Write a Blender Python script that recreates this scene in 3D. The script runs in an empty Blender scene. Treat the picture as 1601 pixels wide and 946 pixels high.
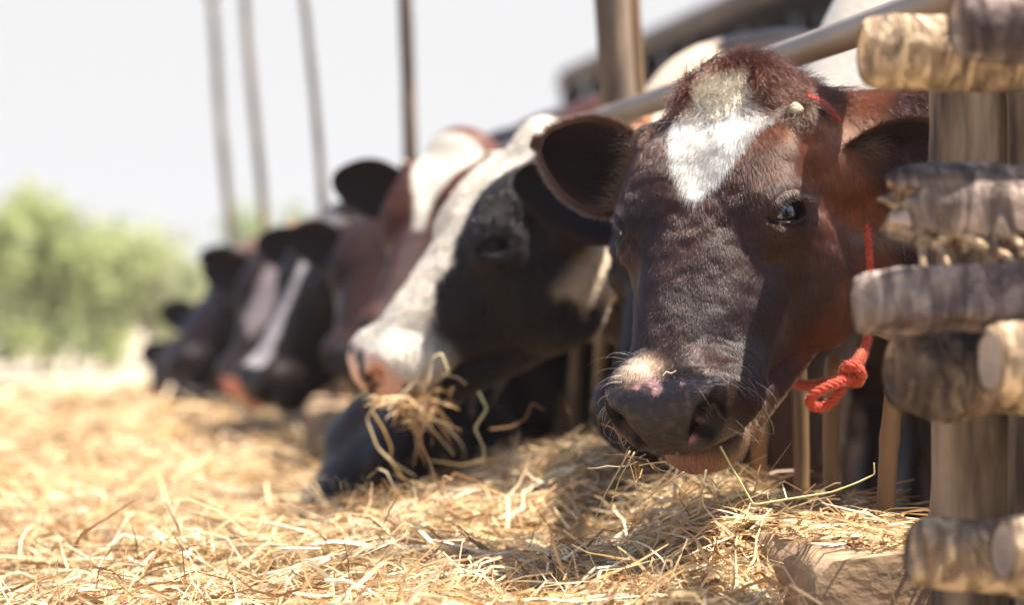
import bpy, math, random
import numpy as np
from mathutils import Vector, Matrix

HAIR = True
rnd = random.Random(7)
rng = np.random.default_rng(7)
S = bpy.context.scene
COL = S.collection

# ------------------------------------------------------------------ camera
H = 0.75                 # camera height above the ground, metres
FPX = 3700.0             # focal length in photo pixels (photo 1601 wide)
cam = bpy.data.cameras.new('camera')
cam.sensor_width = 36.0
cam.lens = FPX / 1601.0 * 36.0
cam.clip_start = 0.05
cam.clip_end = 3000.0
cam.dof.use_dof = True
cam.dof.focus_distance = 2.92
cam.dof.aperture_fstop = 2.7
camo = bpy.data.objects.new('camera', cam)
camo.location = (0, 0, H)
camo.rotation_euler = (math.radians(90) + math.atan(27 / FPX), 0, 0)
COL.objects.link(camo)
S.camera = camo

# ------------------------------------------------------------------ light
SUN = Vector((0.42, -0.05, 0.90)).normalized()      # direction towards the sun
w = bpy.data.worlds.new('World')
S.world = w
w.use_nodes = True
nt = w.node_tree
bg = nt.nodes['Background']
sky = nt.nodes.new('ShaderNodeTexSky')
sky.sky_type = 'NISHITA'
sky.sun_disc = False
sky.sun_elevation = math.asin(SUN.z)
sky.sun_rotation = math.atan2(SUN.x, SUN.y)
sky.dust_density = 1.5
sky.air_density = 1.0
sky.ozone_density = 0.6
mixw = nt.nodes.new('ShaderNodeMixRGB')           # thin bright overcast veil over the clear sky
geo = nt.nodes.new('ShaderNodeTexCoord'); sep = nt.nodes.new('ShaderNodeSeparateXYZ')
nt.links.new(geo.outputs['Generated'], sep.inputs[0])
mrw = nt.nodes.new('ShaderNodeMapRange')           # the veil is thick at the horizon and thins towards the zenith
mrw.inputs[1].default_value = 0.13; mrw.inputs[2].default_value = 0.34
mrw.inputs[3].default_value = 1.0; mrw.inputs[4].default_value = 0.0
nt.links.new(sep.outputs[2], mrw.inputs[0]); nt.links.new(mrw.outputs[0], mixw.inputs[0])
mixw.inputs[2].default_value = (2.78, 2.77, 2.80, 1)
nt.links.new(sky.outputs[0], mixw.inputs[1])
nt.links.new(mixw.outputs[0], bg.inputs[0])
bg.inputs[1].default_value = 0.10
sl = bpy.data.lights.new('sun', 'SUN')
sl.energy = 5.0
sl.angle = math.radians(0.5)
sl.color = (1.0, 0.94, 0.85)
so = bpy.data.objects.new('sun', sl)
so.rotation_euler = (-SUN).to_track_quat('-Z', 'Y').to_euler()
so.location = (3, 2, 8)
COL.objects.link(so)
S.view_settings.view_transform = 'Standard'
S.view_settings.look = 'None'
S.view_settings.exposure = 1.68
S.view_settings.gamma = 1.0
S.render.engine = 'CYCLES'
S.cycles.use_denoising = True
S.cycles.max_bounces = 7
S.cycles.sample_clamp_indirect = 6.0
S.cycles_curves.shape = 'RIBBONS'
S.cycles_curves.subdivisions = 2

# ------------------------------------------------------------------ helpers
def at(px, py, Y):
    """photo pixel + depth -> world point"""
    return Vector(((px - 800.5) / FPX * Y, Y, H - (py - 500.0) / FPX * Y))

def tag(o, label=None, cat=None, group=None, kind=None):
    if label: o['label'] = label
    if cat: o['category'] = cat
    if group: o['group'] = group
    if kind: o['kind'] = kind
    return o

def empty(name, loc, label=None, cat=None, group=None):
    o = bpy.data.objects.new(name, None)
    o.empty_display_size = 0.1
    COL.objects.link(o)
    o.location = loc
    return tag(o, label, cat, group)

def link(name, me, mat=None, parent=None):
    o = bpy.data.objects.new(name, me)
    COL.objects.link(o)
    if mat: me.materials.append(mat)
    if parent:
        o.parent = parent
        o.matrix_parent_inverse = Matrix.Translation(-Vector(parent.location)) if parent.parent is None else Matrix.Translation(-wloc(parent))
    return o

def wloc(o):
    v = Vector(o.location)
    return v

def mesh_np(name, V, F, smooth=True, col=None):
    """V (n,3); F (m,3) or (m,4)"""
    me = bpy.data.meshes.new(name)
    V = np.asarray(V, dtype=np.float32); F = np.asarray(F, dtype=np.int32)
    k = F.shape[1]
    me.vertices.add(len(V)); me.vertices.foreach_set('co', V.ravel())
    me.loops.add(F.size); me.loops.foreach_set('vertex_index', F.ravel())
    me.polygons.add(len(F))
    me.polygons.foreach_set('loop_start', np.arange(0, F.size, k, dtype=np.int32))
    me.polygons.foreach_set('loop_total', np.full(len(F), k, dtype=np.int32))
    if smooth: me.polygons.foreach_set('use_smooth', np.ones(len(F), dtype=bool))
    me.update(calc_edges=True)
    if col is not None:
        a = me.color_attributes.new('coat', 'FLOAT_COLOR', 'POINT')
        c = np.zeros((len(V), 4), dtype=np.float32); col = np.asarray(col); c[:, :col.shape[1]] = col
        a.data.foreach_set('color', c.ravel())
    return me

# value noise in numpy
def _hash(ix, iy, iz, seed):
    h = (ix * 374761393 + iy * 668265263 + iz * 2147483647 + seed * 974634777) & 0xffffffff
    h = ((h ^ (h >> 13)) * 1274126177) & 0xffffffff
    h = h ^ (h >> 16)
    return (h & 0xffff) / 65535.0

def vnoise(P, scale, seed=0):
    Q = np.asarray(P, dtype=np.float64) * scale + 1000.0
    I = np.floor(Q).astype(np.int64); f = Q - I
    f = f * f * (3 - 2 * f)
    r = 0
    for dx in (0, 1):
        for dy in (0, 1):
            for dz in (0, 1):
                wgt = (f[..., 0] if dx else 1 - f[..., 0]) * (f[..., 1] if dy else 1 - f[..., 1]) * (f[..., 2] if dz else 1 - f[..., 2])
                r = r + wgt * _hash(I[..., 0] + dx, I[..., 1] + dy, I[..., 2] + dz, seed)
    return r * 2 - 1

def fbm(P, scale, seed=0, oct=3):
    r = 0; a = 1.0; t = 0
    for k in range(oct):
        r = r + a * vnoise(P, scale * 2 ** k, seed + k); t += a; a *= 0.5
    return r / t

def sstep(a, b, x):
    t = np.clip((x - a) / (b - a), 0, 1)
    return t * t * (3 - 2 * t)

# ------------------------------------------------------------------ sdf
def smin(a, b, k):
    h = np.clip(0.5 + 0.5 * (b - a) / k, 0, 1)
    return b * (1 - h) + a * h - k * h * (1 - h)
def smax(a, b, k): return -smin(-a, -b, k)
def ell(P, c, r, R=None):
    q = P - np.asarray(c)
    if R is not None: q = q @ np.asarray(R).T        # rows of R = local axes
    r = np.asarray(r)
    k0 = np.linalg.norm(q / r, axis=-1)
    k1 = np.linalg.norm(q / (r * r), axis=-1) + 1e-9
    return k0 * (k0 - 1.0) / k1
def cap(P, a, b, ra, rb):
    a = np.asarray(a, float); b = np.asarray(b, float)
    ab = b - a
    t = np.clip(((P - a) @ ab) / (ab @ ab), 0, 1)
    return np.linalg.norm(P - a - t[..., None] * ab, axis=-1) - (ra + (rb - ra) * t)

def surface_nets(xs, ys, zs, V):
    nx, ny, nz = V.shape
    ins = V < 0
    # active cells
    c = np.zeros((nx - 1, ny - 1, nz - 1), np.int8)
    for i in (0, 1):
        for j in (0, 1):
            for k in (0, 1):
                c += ins[i:nx - 1 + i, j:ny - 1 + j, k:nz - 1 + k]
    act = (c > 0) & (c < 8)
    idx = np.full(act.shape, -1, np.int64)
    cells = np.argwhere(act)
    idx[act] = np.arange(len(cells))
    acc = np.zeros((len(cells), 3)); cnt = np.zeros(len(cells))
    X = [xs, ys, zs]
    corners = [(i, j, k) for i in (0, 1) for j in (0, 1) for k in (0, 1)]
    for a in corners:
        for ax in range(3):
            if a[ax] == 1: continue
            b = list(a); b[ax] = 1
            A = cells + np.array(a); B = cells + np.array(b)
            va = V[A[:, 0], A[:, 1], A[:, 2]]; vb = V[B[:, 0], B[:, 1], B[:, 2]]
            m = (va < 0) != (vb < 0)
            t = va[m] / (va[m] - vb[m])
            pa = np.stack([X[d][A[m, d]] for d in range(3)], 1)
            pb = np.stack([X[d][B[m, d]] for d in range(3)], 1)
            acc[m] += pa + (pb - pa) * t[:, None]; cnt[m] += 1
    P = acc / cnt[:, None]
    quads = []
    for ax in range(3):
        u, v = (ax + 1) % 3, (ax + 2) % 3
        sl0 = [slice(None)] * 3; sl1 = [slice(None)] * 3
        sl0[ax] = slice(0, -1); sl1[ax] = slice(1, None)
        ch = ins[tuple(sl0)] != ins[tuple(sl1)]
        E = np.argwhere(ch)
        ok = (E[:, u] > 0) & (E[:, v] > 0) & (E[:, u] < V.shape[u] - 1) & (E[:, v] < V.shape[v] - 1)
        E = E[ok]
        flip = ins[E[:, 0], E[:, 1], E[:, 2]]
        def cell(du, dv):
            q = E.copy(); q[:, u] += du; q[:, v] += dv
            return idx[q[:, 0], q[:, 1], q[:, 2]]
        q = np.stack([cell(-1, -1), cell(0, -1), cell(0, 0), cell(-1, 0)], 1)
        q[~flip] = q[~flip][:, ::-1]
        quads.append(q)
    Q = np.concatenate(quads)
    Q = Q[(Q >= 0).all(1)]
    return P, Q

def sdf_mesh(f, xs, ys, zs, st=5, project=3):
    """evaluate f sparsely on a tensor grid, extract, project onto the surface"""
    n = [len(xs), len(ys), len(zs)]
    ci = [np.unique(np.append(np.arange(0, m, st), m - 1)) for m in n]
    cx, cy, cz = xs[ci[0]], ys[ci[1]], zs[ci[2]]
    G = np.stack(np.meshgrid(cx, cy, cz, indexing='ij'), -1)
    C = f(G.reshape(-1, 3)).reshape(G.shape[:3])
    near = [np.abs(np.arange(m)[:, None] - ci[d][None]).argmin(1) for d, m in enumerate(n)]
    sp = [np.gradient(a) for a in (xs, ys, zs)]
    V = C[np.ix_(*near)].astype(np.float32)
    marg = st * 0.9 * np.sqrt(sp[0][:, None, None] ** 2 + sp[1][None, :, None] ** 2 + sp[2][None, None, :] ** 2) + 0.004
    m = np.abs(V) < marg * 1.25
    I = np.argwhere(m)
    Pm = np.stack([xs[I[:, 0]], ys[I[:, 1]], zs[I[:, 2]]], 1)
    out = np.empty(len(Pm), np.float32)
    for s in range(0, len(Pm), 400000):
        out[s:s + 400000] = f(Pm[s:s + 400000])
    V[m] = out
    P, Q = surface_nets(xs, ys, zs, V)
    e = 0.0015
    for _ in range(project):
        g = np.stack([f(P + e * np.eye(3)[d]) - f(P - e * np.eye(3)[d]) for d in range(3)], 1) / (2 * e)
        d = f(P)
        P = P - g * (d / np.maximum((g * g).sum(1), 0.25))[:, None] * 0.8
    return P, Q

def graded(lo, hi, flo, fhi, fine, coarse):
    """grid coordinates: step FINE inside [flo,fhi], growing to COARSE outside"""
    a = list(np.arange(flo, fhi, fine))
    s = fine; x = a[-1]
    while x < hi:
        s = min(s * 1.25, coarse); x += s; a.append(x)
    s = fine; x = a[0]; b = []
    while x > lo:
        s = min(s * 1.25, coarse); x -= s; b.append(x)
    return np.array(b[::-1] + a)

# ------------------------------------------------------------------ materials
def new_mat(name):
    m = bpy.data.materials.new(name); m.use_nodes = True
    return m, m.node_tree, m.node_tree.nodes['Principled BSDF']

def mat_attr(name, rough=0.55, spec=0.4, bump=0.0, bscale=300, attr='coat', sheen=0.0, wet=False):
    m, t, b = new_mat(name)
    a = t.nodes.new('ShaderNodeAttribute'); a.attribute_name = attr
    t.links.new(a.outputs['Color'], b.inputs['Base Color'])
    b.inputs['Roughness'].default_value = rough
    b.inputs['Specular IOR Level'].default_value = spec
    if wet:
        mr = t.nodes.new('ShaderNodeMapRange'); t.links.new(a.outputs['Alpha'], mr.inputs[0])
        mr.inputs[3].default_value = rough; mr.inputs[4].default_value = 0.33
        t.links.new(mr.outputs[0], b.inputs['Roughness'])
        m2 = t.nodes.new('ShaderNodeMapRange'); t.links.new(a.outputs['Alpha'], m2.inputs[0])
        m2.inputs[3].default_value = spec; m2.inputs[4].default_value = 0.28
        t.links.new(m2.outputs[0], b.inputs['Specular IOR Level'])
    if sheen: b.inputs['Sheen Weight'].default_value = sheen
    if bump:
        n = t.nodes.new('ShaderNodeTexNoise'); n.inputs['Scale'].default_value = bscale
        n.inputs['Detail'].default_value = 4
        bp = t.nodes.new('ShaderNodeBump'); bp.inputs['Strength'].default_value = bump
        bp.inputs['Distance'].default_value = 0.004
        t.links.new(n.outputs[0], bp.inputs['Height']); t.links.new(bp.outputs[0], b.inputs['Normal'])
    return m

def mat_noise(name, stops, scale=5, detail=6, stretch=(1, 1, 1), rough=0.8, bump=0.3, bdist=0.01, spec=0.25, bscale=None, dist=0.0):
    m, t, b = new_mat(name)
    tc = t.nodes.new('ShaderNodeTexCoord')
    mp = t.nodes.new('ShaderNodeMapping'); mp.inputs['Scale'].default_value = stretch
    t.links.new(tc.outputs['Object'], mp.inputs[0])
    n = t.nodes.new('ShaderNodeTexNoise'); n.inputs['Scale'].default_value = scale
    n.inputs['Detail'].default_value = detail; n.inputs['Distortion'].default_value = dist
    t.links.new(mp.outputs[0], n.inputs['Vector'])
    r = t.nodes.new('ShaderNodeValToRGB')
    e = r.color_ramp.elements
    while len(e) < len(stops): e.new(0.5)
    for k, (p, c) in enumerate(stops):
        e[k].position = p; e[k].color = (*c, 1)
    t.links.new(n.outputs[0], r.inputs[0]); t.links.new(r.outputs[0], b.inputs['Base Color'])
    b.inputs['Roughness'].default_value = rough
    b.inputs['Specular IOR Level'].default_value = spec
    if bump:
        n2 = t.nodes.new('ShaderNodeTexNoise'); n2.inputs['Scale'].default_value = bscale or scale * 3
        n2.inputs['Detail'].default_value = 8
        t.links.new(mp.outputs[0], n2.inputs['Vector'])
        bp = t.nodes.new('ShaderNodeBump'); bp.inputs['Strength'].default_value = bump
        bp.inputs['Distance'].default_value = bdist
        t.links.new(n2.outputs[0], bp.inputs['Height']); t.links.new(bp.outputs[0], b.inputs['Normal'])
    return m

# ------------------------------------------------------------------ cattle
# head frame: x = the animal's left, y = from poll down to the muzzle, z = out of the face
WIDE = 1.09
YK = np.array([-0.06, -0.02, 0.03, 0.10, 0.18, 0.26, 0.34, 0.40, 0.45, 0.485, 0.512, 0.53])
ZT = np.array([-0.07, -0.022, -0.004, 0.004, 0.000, -0.008, -0.014, -0.018, -0.022, -0.036, -0.060, -0.08])
ZB = np.array([-0.15, -0.19, -0.23, -0.27, -0.285, -0.250, -0.185, -0.148, -0.124, -0.112, -0.102, -0.09])
WT = np.array([0.050, 0.080, 0.100, 0.108, 0.108, 0.094, 0.078, 0.065, 0.063, 0.059, 0.044, 0.02])
WB = np.array([0.045, 0.072, 0.100, 0.118, 0.124, 0.112, 0.092, 0.082, 0.080, 0.072, 0.052, 0.02])
EYE_N = np.array([0.86, 0.10, 0.50]); EYE_N /= np.linalg.norm(EYE_N)
EYE_A = np.array([-0.45, 0.68, 0.55]); EYE_A -= EYE_N * (EYE_A @ EYE_N); EYE_A /= np.linalg.norm(EYE_A)
EYE_B = np.cross(EYE_N, EYE_A)                      # across the slit
EYE_C = np.array([0.094, 0.192, -0.048])            # centre of the eyeball

def interp_smooth(x, xp, fp):
    # Catmull-Rom style smooth interpolation on a fine table
    X = np.linspace(xp[0], xp[-1], 400)
    F = np.interp(X, xp, fp)
    k = np.hanning(41); k /= k.sum()
    Fp = np.concatenate([np.full(20, F[0]), F, np.full(20, F[-1])])
    F = np.convolve(Fp, k, 'valid')
    return np.interp(x, X, F)

def head_sdf(P, detail=True):
    x = np.abs(P[:, 0]) / WIDE; y = P[:, 1]; z = P[:, 2]
    A = np.stack([x, y, z], 1)
    zt = interp_smooth(y, YK, ZT); zb = interp_smooth(y, YK, ZB)
    wt = interp_smooth(y, YK, WT); wb = interp_smooth(y, YK, WB)
    hh = (zt - zb) / 2; s = np.clip((zt - z) / (zt - zb), -0.3, 1.3)
    wd = wt + (wb - wt) * sstep(0.15, 0.8, s)
    n = 2.7
    val = (np.abs(x / wd) ** n + np.abs((z - (zt + zb) / 2) / hh) ** n) ** (1 / n)
    d = (val - 1) * np.minimum(wd, hh)
    d = np.maximum(d, smax(-0.055 - y, y - 0.515, 0.01))
    # forehead, poll, brow, orbit, cheek, facial crest
    d = smin(d, ell(A, (0.0, -0.018, -0.040), (0.066, 0.046, 0.046)), 0.040)
    d = smin(d, ell(A, (0.070, 0.130, -0.026), (0.044, 0.070, 0.028)), 0.040)
    d = smin(d, ell(A, (0.092, 0.190, -0.056), (0.034, 0.050, 0.042)), 0.035)
    d = smin(d, ell(A, (0.090, 0.185, -0.190), (0.052, 0.100, 0.100)), 0.040)
    d = smin(d, cap(A, (0.088, 0.240, -0.095), (0.062, 0.345, -0.078), 0.014, 0.008), 0.030)
    d = smin(d, cap(A, (0.092, 0.055, -0.060), (0.128, 0.085, -0.115), 0.030, 0.036), 0.040)  # ear root
    d = smin(d, ell(A, (0.098, 0.048, -0.036), (0.020, 0.022, 0.020)), 0.022)                    # horn seat
    # muzzle
    d = smin(d, ell(A, (0.046, 0.456, -0.050), (0.034, 0.042, 0.036)), 0.028)
    d = smin(d, ell(A, (0.0, 0.472, -0.066), (0.060, 0.044, 0.044)), 0.024)
    d = smin(d, ell(A, (0.056, 0.425, -0.092), (0.033, 0.060, 0.038)), 0.030)
    # lower jaw
    j = cap(A, (0.046, 0.18, -0.262), (0.030, 0.40, -0.176), 0.050, 0.034)
    j = smin(j, ell(A, (0.0, 0.458, -0.158), (0.054, 0.048, 0.034)), 0.03)
    d = smin(d, j, 0.008)
    if detail:
        q = A - EYE_C
        a = q @ EYE_A; b = q @ EYE_B; c = q @ EYE_N
        rr = np.sqrt((a / 0.0300) ** 2 + ((b + 0.001) / (0.0190 - 0.002 * np.clip(a / 0.02, -1, 1))) ** 2)
        # carve the slit, lay the lids on the ball
        d = smax(d, -np.maximum((rr - 1) * 0.012, 0.004 - c), 0.003)
        rad = np.sqrt(a * a + b * b + c * c)
        lid = np.maximum(rad - 0.0300, -(rad - 0.0240))
        lid = smax(lid, (1 - rr) * 0.0125, 0.004)
        lid = smax(lid, -(c - 0.002), 0.004)
        d = smin(d, lid, 0.010)
        for sg, hh_ in ((-1, 0.024), (1, 0.026), (-1, 0.033)):
            g = np.abs(np.sqrt((a / 1.35) ** 2 + b * b) - hh_) + 0.02 * (sg * b < 0)
            d = d + 0.0022 * np.exp(-(g / 0.0028) ** 2) * np.exp(-((rad - 0.035) / 0.02) ** 2)
        # nostril: a comma from the front of the pad back along the wing
        rim = cap(A, (0.034, 0.488, -0.070), (0.056, 0.472, -0.046), 0.021, 0.019)
        d = smin(d, rim, 0.012)
        nos = cap(A, (0.036, 0.514, -0.080), (0.058, 0.500, -0.050), 0.0150, 0.0185)
        nos = smin(nos, cap(A, (0.062, 0.497, -0.046), (0.080, 0.470, -0.026), 0.015, 0.007), 0.012)
        nos = smin(nos, cap(A, (0.052, 0.505, -0.064), (0.044, 0.460, -0.060), 0.016, 0.011), 0.012)
        d = smax(d, -nos, 0.004)
        d = d + 0.0005 * np.sin(y * 420 + x * 60 + 5 * vnoise(P, 30, 4)) * sstep(0.03, 0.06, x) * sstep(0.37, 0.40, y) * (1 - sstep(0.43, 0.46, y))
        philt = cap(A, (0, 0.520, -0.07), (0, 0.510, -0.115), 0.004, 0.004)
        d = smax(d, -philt, 0.006)
        # veins, hollows and muscle bellies of the thin face
        d = d + 0.0016 * fbm(P, 22, 9, 2) + 0.0007 * vnoise(P, 70, 2)
    return d

class Pose:
    def __init__(self, origin, F, N, scale=1.0):
        F = Vector(F).normalized(); N = Vector(N); N = (N - F * N.dot(F)).normalized()
        X = F.cross(N) * -1
        self.X, self.F, self.N = X, F, N
        self.o = Vector(origin); self.s = scale
        self.R = np.array([X, F, N])          # rows = local axes in world
        self.on = np.array(self.o)
    def l2w(self, p): return (np.asarray(p) * self.s) @ self.R + self.on
    def w2l(self, P): return ((P - self.on) @ self.R.T) / self.s
    def v2w(self, v): return np.asarray(v) @ self.R

def body_sdf(P, pose, B, scale=1.0):
    """trunk, legs and neck; B = dict(sh=shoulder centre, d=unit vector towards the rump)"""
    sh = np.array(B['sh']); dv = np.array(B['d']); up = np.array([0, 0, 1.0]); sd = np.cross(dv, up)
    k = scale
    R = np.array([dv, sd, up])
    d = ell(P, sh + dv * 0.02 * k, np.array([0.30, 0.23, 0.36]) * k, R)
    d = smin(d, ell(P, sh + dv * 0.62 * k - up * 0.02, np.array([0.62, 0.31, 0.36]) * k, R), 0.12)
    d = smin(d, ell(P, sh + dv * 1.22 * k + up * 0.05, np.array([0.30, 0.25, 0.31]) * k, R), 0.12)
    d = smin(d, cap(P, sh + up * 0.27 * k + dv * 0.05, sh + dv * 1.3 * k + up * 0.26 * k, 0.06, 0.08), 0.10)
    for s in (-1, 1):
        for off, kn in ((0.02, 0.02), (1.25, 0.06)):
            a = sh + dv * off * k + sd * s * 0.14 * k
            hip = a - up * 0.12
            knee = np.array([*(a + dv * kn)[:2], 0.40 * k]); foot = np.array([*a[:2], 0.03])
            d = smin(d, cap(P, hip, knee, 0.13 * k, 0.06 * k), 0.08)
            d = smin(d, cap(P, knee, foot, 0.052 * k, 0.040 * k), 0.02)
    # neck
    a = pose.l2w((0, 0.035, -0.110)); c = sh - dv * 0.10 * k + up * 0.04
    m1 = a * 0.55 + c * 0.45 - up * 0.035
    a2 = pose.l2w((0, 0.11, -0.17))
    m1 = m1 + up * B.get('rise', 0.0)
    nk = cap(P, a, m1, 0.092 * k, 0.110 * k)
    nk = smin(nk, cap(P, m1, c + up * 0.10, 0.110 * k, 0.18 * k), 0.06)
    m2 = m1 - up * 0.13 * k; m2[2] = max(m2[2], 0.76) if B.get('low') is None else m2[2]
    nk = smin(nk, cap(P, a2, m2, 0.060 * k, 0.085 * k), 0.06)
    nk = smin(nk, cap(P, m2, c - up * 0.14, 0.085 * k, 0.16 * k), 0.08)
    return smin(d, nk, 0.08)

def grid_mesh_normals(P, Q):
    a, b, c, d = (P[Q[:, k]] for k in range(4))
    fn = np.cross(c - a, d - b)
    N = np.zeros_like(P)
    for k in range(4): np.add.at(N, Q[:, k], fn)
    return N / (np.linalg.norm(N, axis=1, keepdims=True) + 1e-12)

MAT_COAT = mat_attr('short_coat', 0.5, 0.12, 0.8, 260, sheen=0.0, wet=True)
MAT_COAT_BACK = mat_attr('coat_far', 0.42, 0.09, 0.5, 120, sheen=0.0)

def hair_mat():
    m = bpy.data.materials.new('hair_fibre'); m.use_nodes = True
    t = m.node_tree; t.nodes.clear()
    o = t.nodes.new('ShaderNodeOutputMaterial')
    b = t.nodes.new('ShaderNodeBsdfHairPrincipled')
    b.parametrization = 'COLOR'
    a = t.nodes.new('ShaderNodeAttribute'); a.attribute_name = 'tint'
    t.links.new(a.outputs['Color'], b.inputs['Color'])
    b.inputs['Roughness'].default_value = 0.22
    b.inputs['Radial Roughness'].default_value = 0.30
    b.inputs['Coat'].default_value = 0.0
    b.inputs['Random Roughness'].default_value = 0.3
    d = t.nodes.new('ShaderNodeBsdfPrincipled')
    t.links.new(a.outputs['Color'], d.inputs['Base Color'])
    d.inputs['Roughness'].default_value = 0.36; d.inputs['Specular IOR Level'].default_value = 0.15
    mx = t.nodes.new('ShaderNodeMixShader'); mx.inputs[0].default_value = 0.55
    t.links.new(b.outputs[0], mx.inputs[1]); t.links.new(d.outputs[0], mx.inputs[2])
    t.links.new(mx.outputs[0], o.inputs['Surface'])
    return m
MAT_HAIR = hair_mat()

def hair_object(name, pts, rad, col, parent):
    """pts (n,k,3), rad (n,k), col (n,3)"""
    n, k = pts.shape[:2]
    hc = bpy.data.hair_curves.new(name)
    hc.add_curves([k] * n)
    hc.attributes['position'].data.foreach_set('vector', pts.astype(np.float32).ravel())
    r = hc.attributes.get('radius') or hc.attributes.new('radius', 'FLOAT', 'POINT')
    r.data.foreach_set('value', rad.astype(np.float32).ravel())
    c = hc.attributes.new('tint', 'FLOAT_COLOR', 'CURVE')
    cc = np.ones((n, 4), np.float32); cc[:, :3] = col
    c.data.foreach_set('color', cc.ravel())
    o = bpy.data.objects.new(name, hc)
    hc.materials.append(MAT_HAIR)
    COL.objects.link(o)
    o.parent = parent; o.matrix_parent_inverse = Matrix.Translation(-Vector(parent.location))
    o['kind'] = 'stuff'
    return o

def scatter(P, Q, n, wfun, seed=1):
    """area weighted points on quads; wfun(centres)->relative density"""
    r = np.random.default_rng(seed)
    T = np.concatenate([Q[:, [0, 1, 2]], Q[:, [0, 2, 3]]])
    A, B, C = P[T[:, 0]], P[T[:, 1]], P[T[:, 2]]
    ar = np.linalg.norm(np.cross(B - A, C - A), axis=1)
    ar = ar * wfun((A + B + C) / 3)
    p = ar / ar.sum()
    t = r.choice(len(T), n, p=p)
    u = np.sqrt(r.random(n)); v = r.random(n)
    wA, wB, wC = 1 - u, u * (1 - v), u * v
    return T[t], np.stack([wA, wB, wC], 1)

def make_hair(name, parent, P, Q, N, n, wfun, flow, length, colour, seed=1, k=4, width=0.00022, lift=0.35, curl=0.15, facing=None, jit=0.28):
    T, W = scatter(P, Q, n, wfun, seed)
    r = np.random.default_rng(seed + 99)
    p = (P[T] * W[..., None]).sum(1); nr = (N[T] * W[..., None]).sum(1)
    nr /= np.linalg.norm(nr, axis=1, keepdims=True) + 1e-9
    if facing is not None:
        keep = (nr * (np.array([0, 0, H]) - p)).sum(1) > facing
        p, nr = p[keep], nr[keep]
    fl = flow(p); fl = fl - nr * (fl * nr).sum(1, keepdims=True)
    fl /= np.linalg.norm(fl, axis=1, keepdims=True) + 1e-9
    side = np.cross(nr, fl)
    L = length(p) * (0.7 + 0.6 * r.random(len(p)))
    lf = lift * (0.5 + r.random(len(p)))
    sj = r.normal(0, jit, len(p))
    dirv = fl + side * sj[:, None]
    pts = np.zeros((len(p), k, 3)); rad = np.zeros((len(p), k))
    cur = p.copy(); pts[:, 0] = cur
    clump = fbm(p, 60, seed, 2)[:, None]
    for i in range(1, k):
        t = i / (k - 1)
        dd = dirv + nr * (lf * (1 - t * 1.1))[:, None] + side * (curl * clump * t) + r.normal(0, curl * 0.35, (len(p), 3))
        dd /= np.linalg.norm(dd, axis=1, keepdims=True)
        cur = cur + dd * (L / (k - 1))[:, None]
        pts[:, i] = cur
    w = width * (0.7 + 0.6 * r.random(len(p)))
    for i in range(k):
        rad[:, i] = w * (1 - 0.75 * (i / (k - 1)) ** 1.5)
    c = colour(p + r.normal(0, 0.0035, p.shape))
    c = c * (0.5 + 0.9 * r.random((len(p), 1)) ** 1.5)
    return hair_object(name, pts, rad, c, parent)

# ---- ears
def ear_mesh(pose, side, base, d, c, length, width, droop=0.0, nu=26, nv=16, dark=(0.02, 0.011, 0.009), back=(0.06, 0.024, 0.016)):
    """leaf shaped cupped ear; d = direction, c = direction the hollow faces (both head frame)"""
    d = np.array(d, float); d /= np.linalg.norm(d)
    c = np.array(c, float); c -= d * (c @ d); c /= np.linalg.norm(c)
    wv = np.cross(d, c)
    U = np.linspace(0, 1, nu); Vv = np.linspace(-1, 1, nv)
    u, v = np.meshgrid(U, Vv, indexing='ij')
    hw = width / 2 * (0.50 + 0.56 * np.sin(np.clip(u * 1.1, 0, 1) * math.pi * 0.70)) * np.sqrt(np.clip(1 - (np.maximum(u - 0.30, 0) / 0.705) ** 1.9, 0.0, 1))
    hw = np.maximum(hw, 0.0006)
    cup = 0.30 * width * (1 - 0.55 * u)
    rip = 0.02 * width * np.sin(v * 5 + u * 3)
    def sheet(off):
        return (np.asarray(base)[None, None] + d * (length * u)[..., None] + wv * (hw * v)[..., None]
                - c * (cup * (1 - v * v) * (hw / (width / 2)) + rip * hw / (width / 2) + droop * u * u + off * np.sqrt(np.clip(1 - np.abs(v) ** 3, 0, 1)) * np.minimum(1, hw / (0.2 * width)))[..., None])
    Ain = sheet(0.0); Bout = sheet(0.007)
    Pl = np.concatenate([Ain.reshape(-1, 3), Bout.reshape(-1, 3)])
    n = nu * nv; F = []
    for i in range(nu - 1):
        for j in range(nv - 1):
            a = i * nv + j; b = a + 1; e = a + nv; f = e + 1
            F.append((a, b, f, e)); F.append((a + n, e + n, f + n, b + n))
    for i in range(nu - 1):
        a = i * nv; e = a + nv
        F.append((a, e, e + n, a + n)); a = i * nv + nv - 1; e = a + nv
        F.append((a, a + n, e + n, e))
    for j in range(nv - 1):
        a = (nu - 1) * nv + j; F.append((a, a + 1, a + 1 + n, a + n))
    F = np.array(F)
    if side > 0: F = F[:, ::-1]
    colr = np.zeros((2 * n, 3)); colr[:n] = dark; colr[n:] = back
    e = np.abs(v).reshape(-1) > 0.85
    colr[:n][e] = np.array(dark) * 0.7 + np.array(back) * 0.3
    return pose.l2w(Pl), F, colr, n, nu, nv

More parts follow.
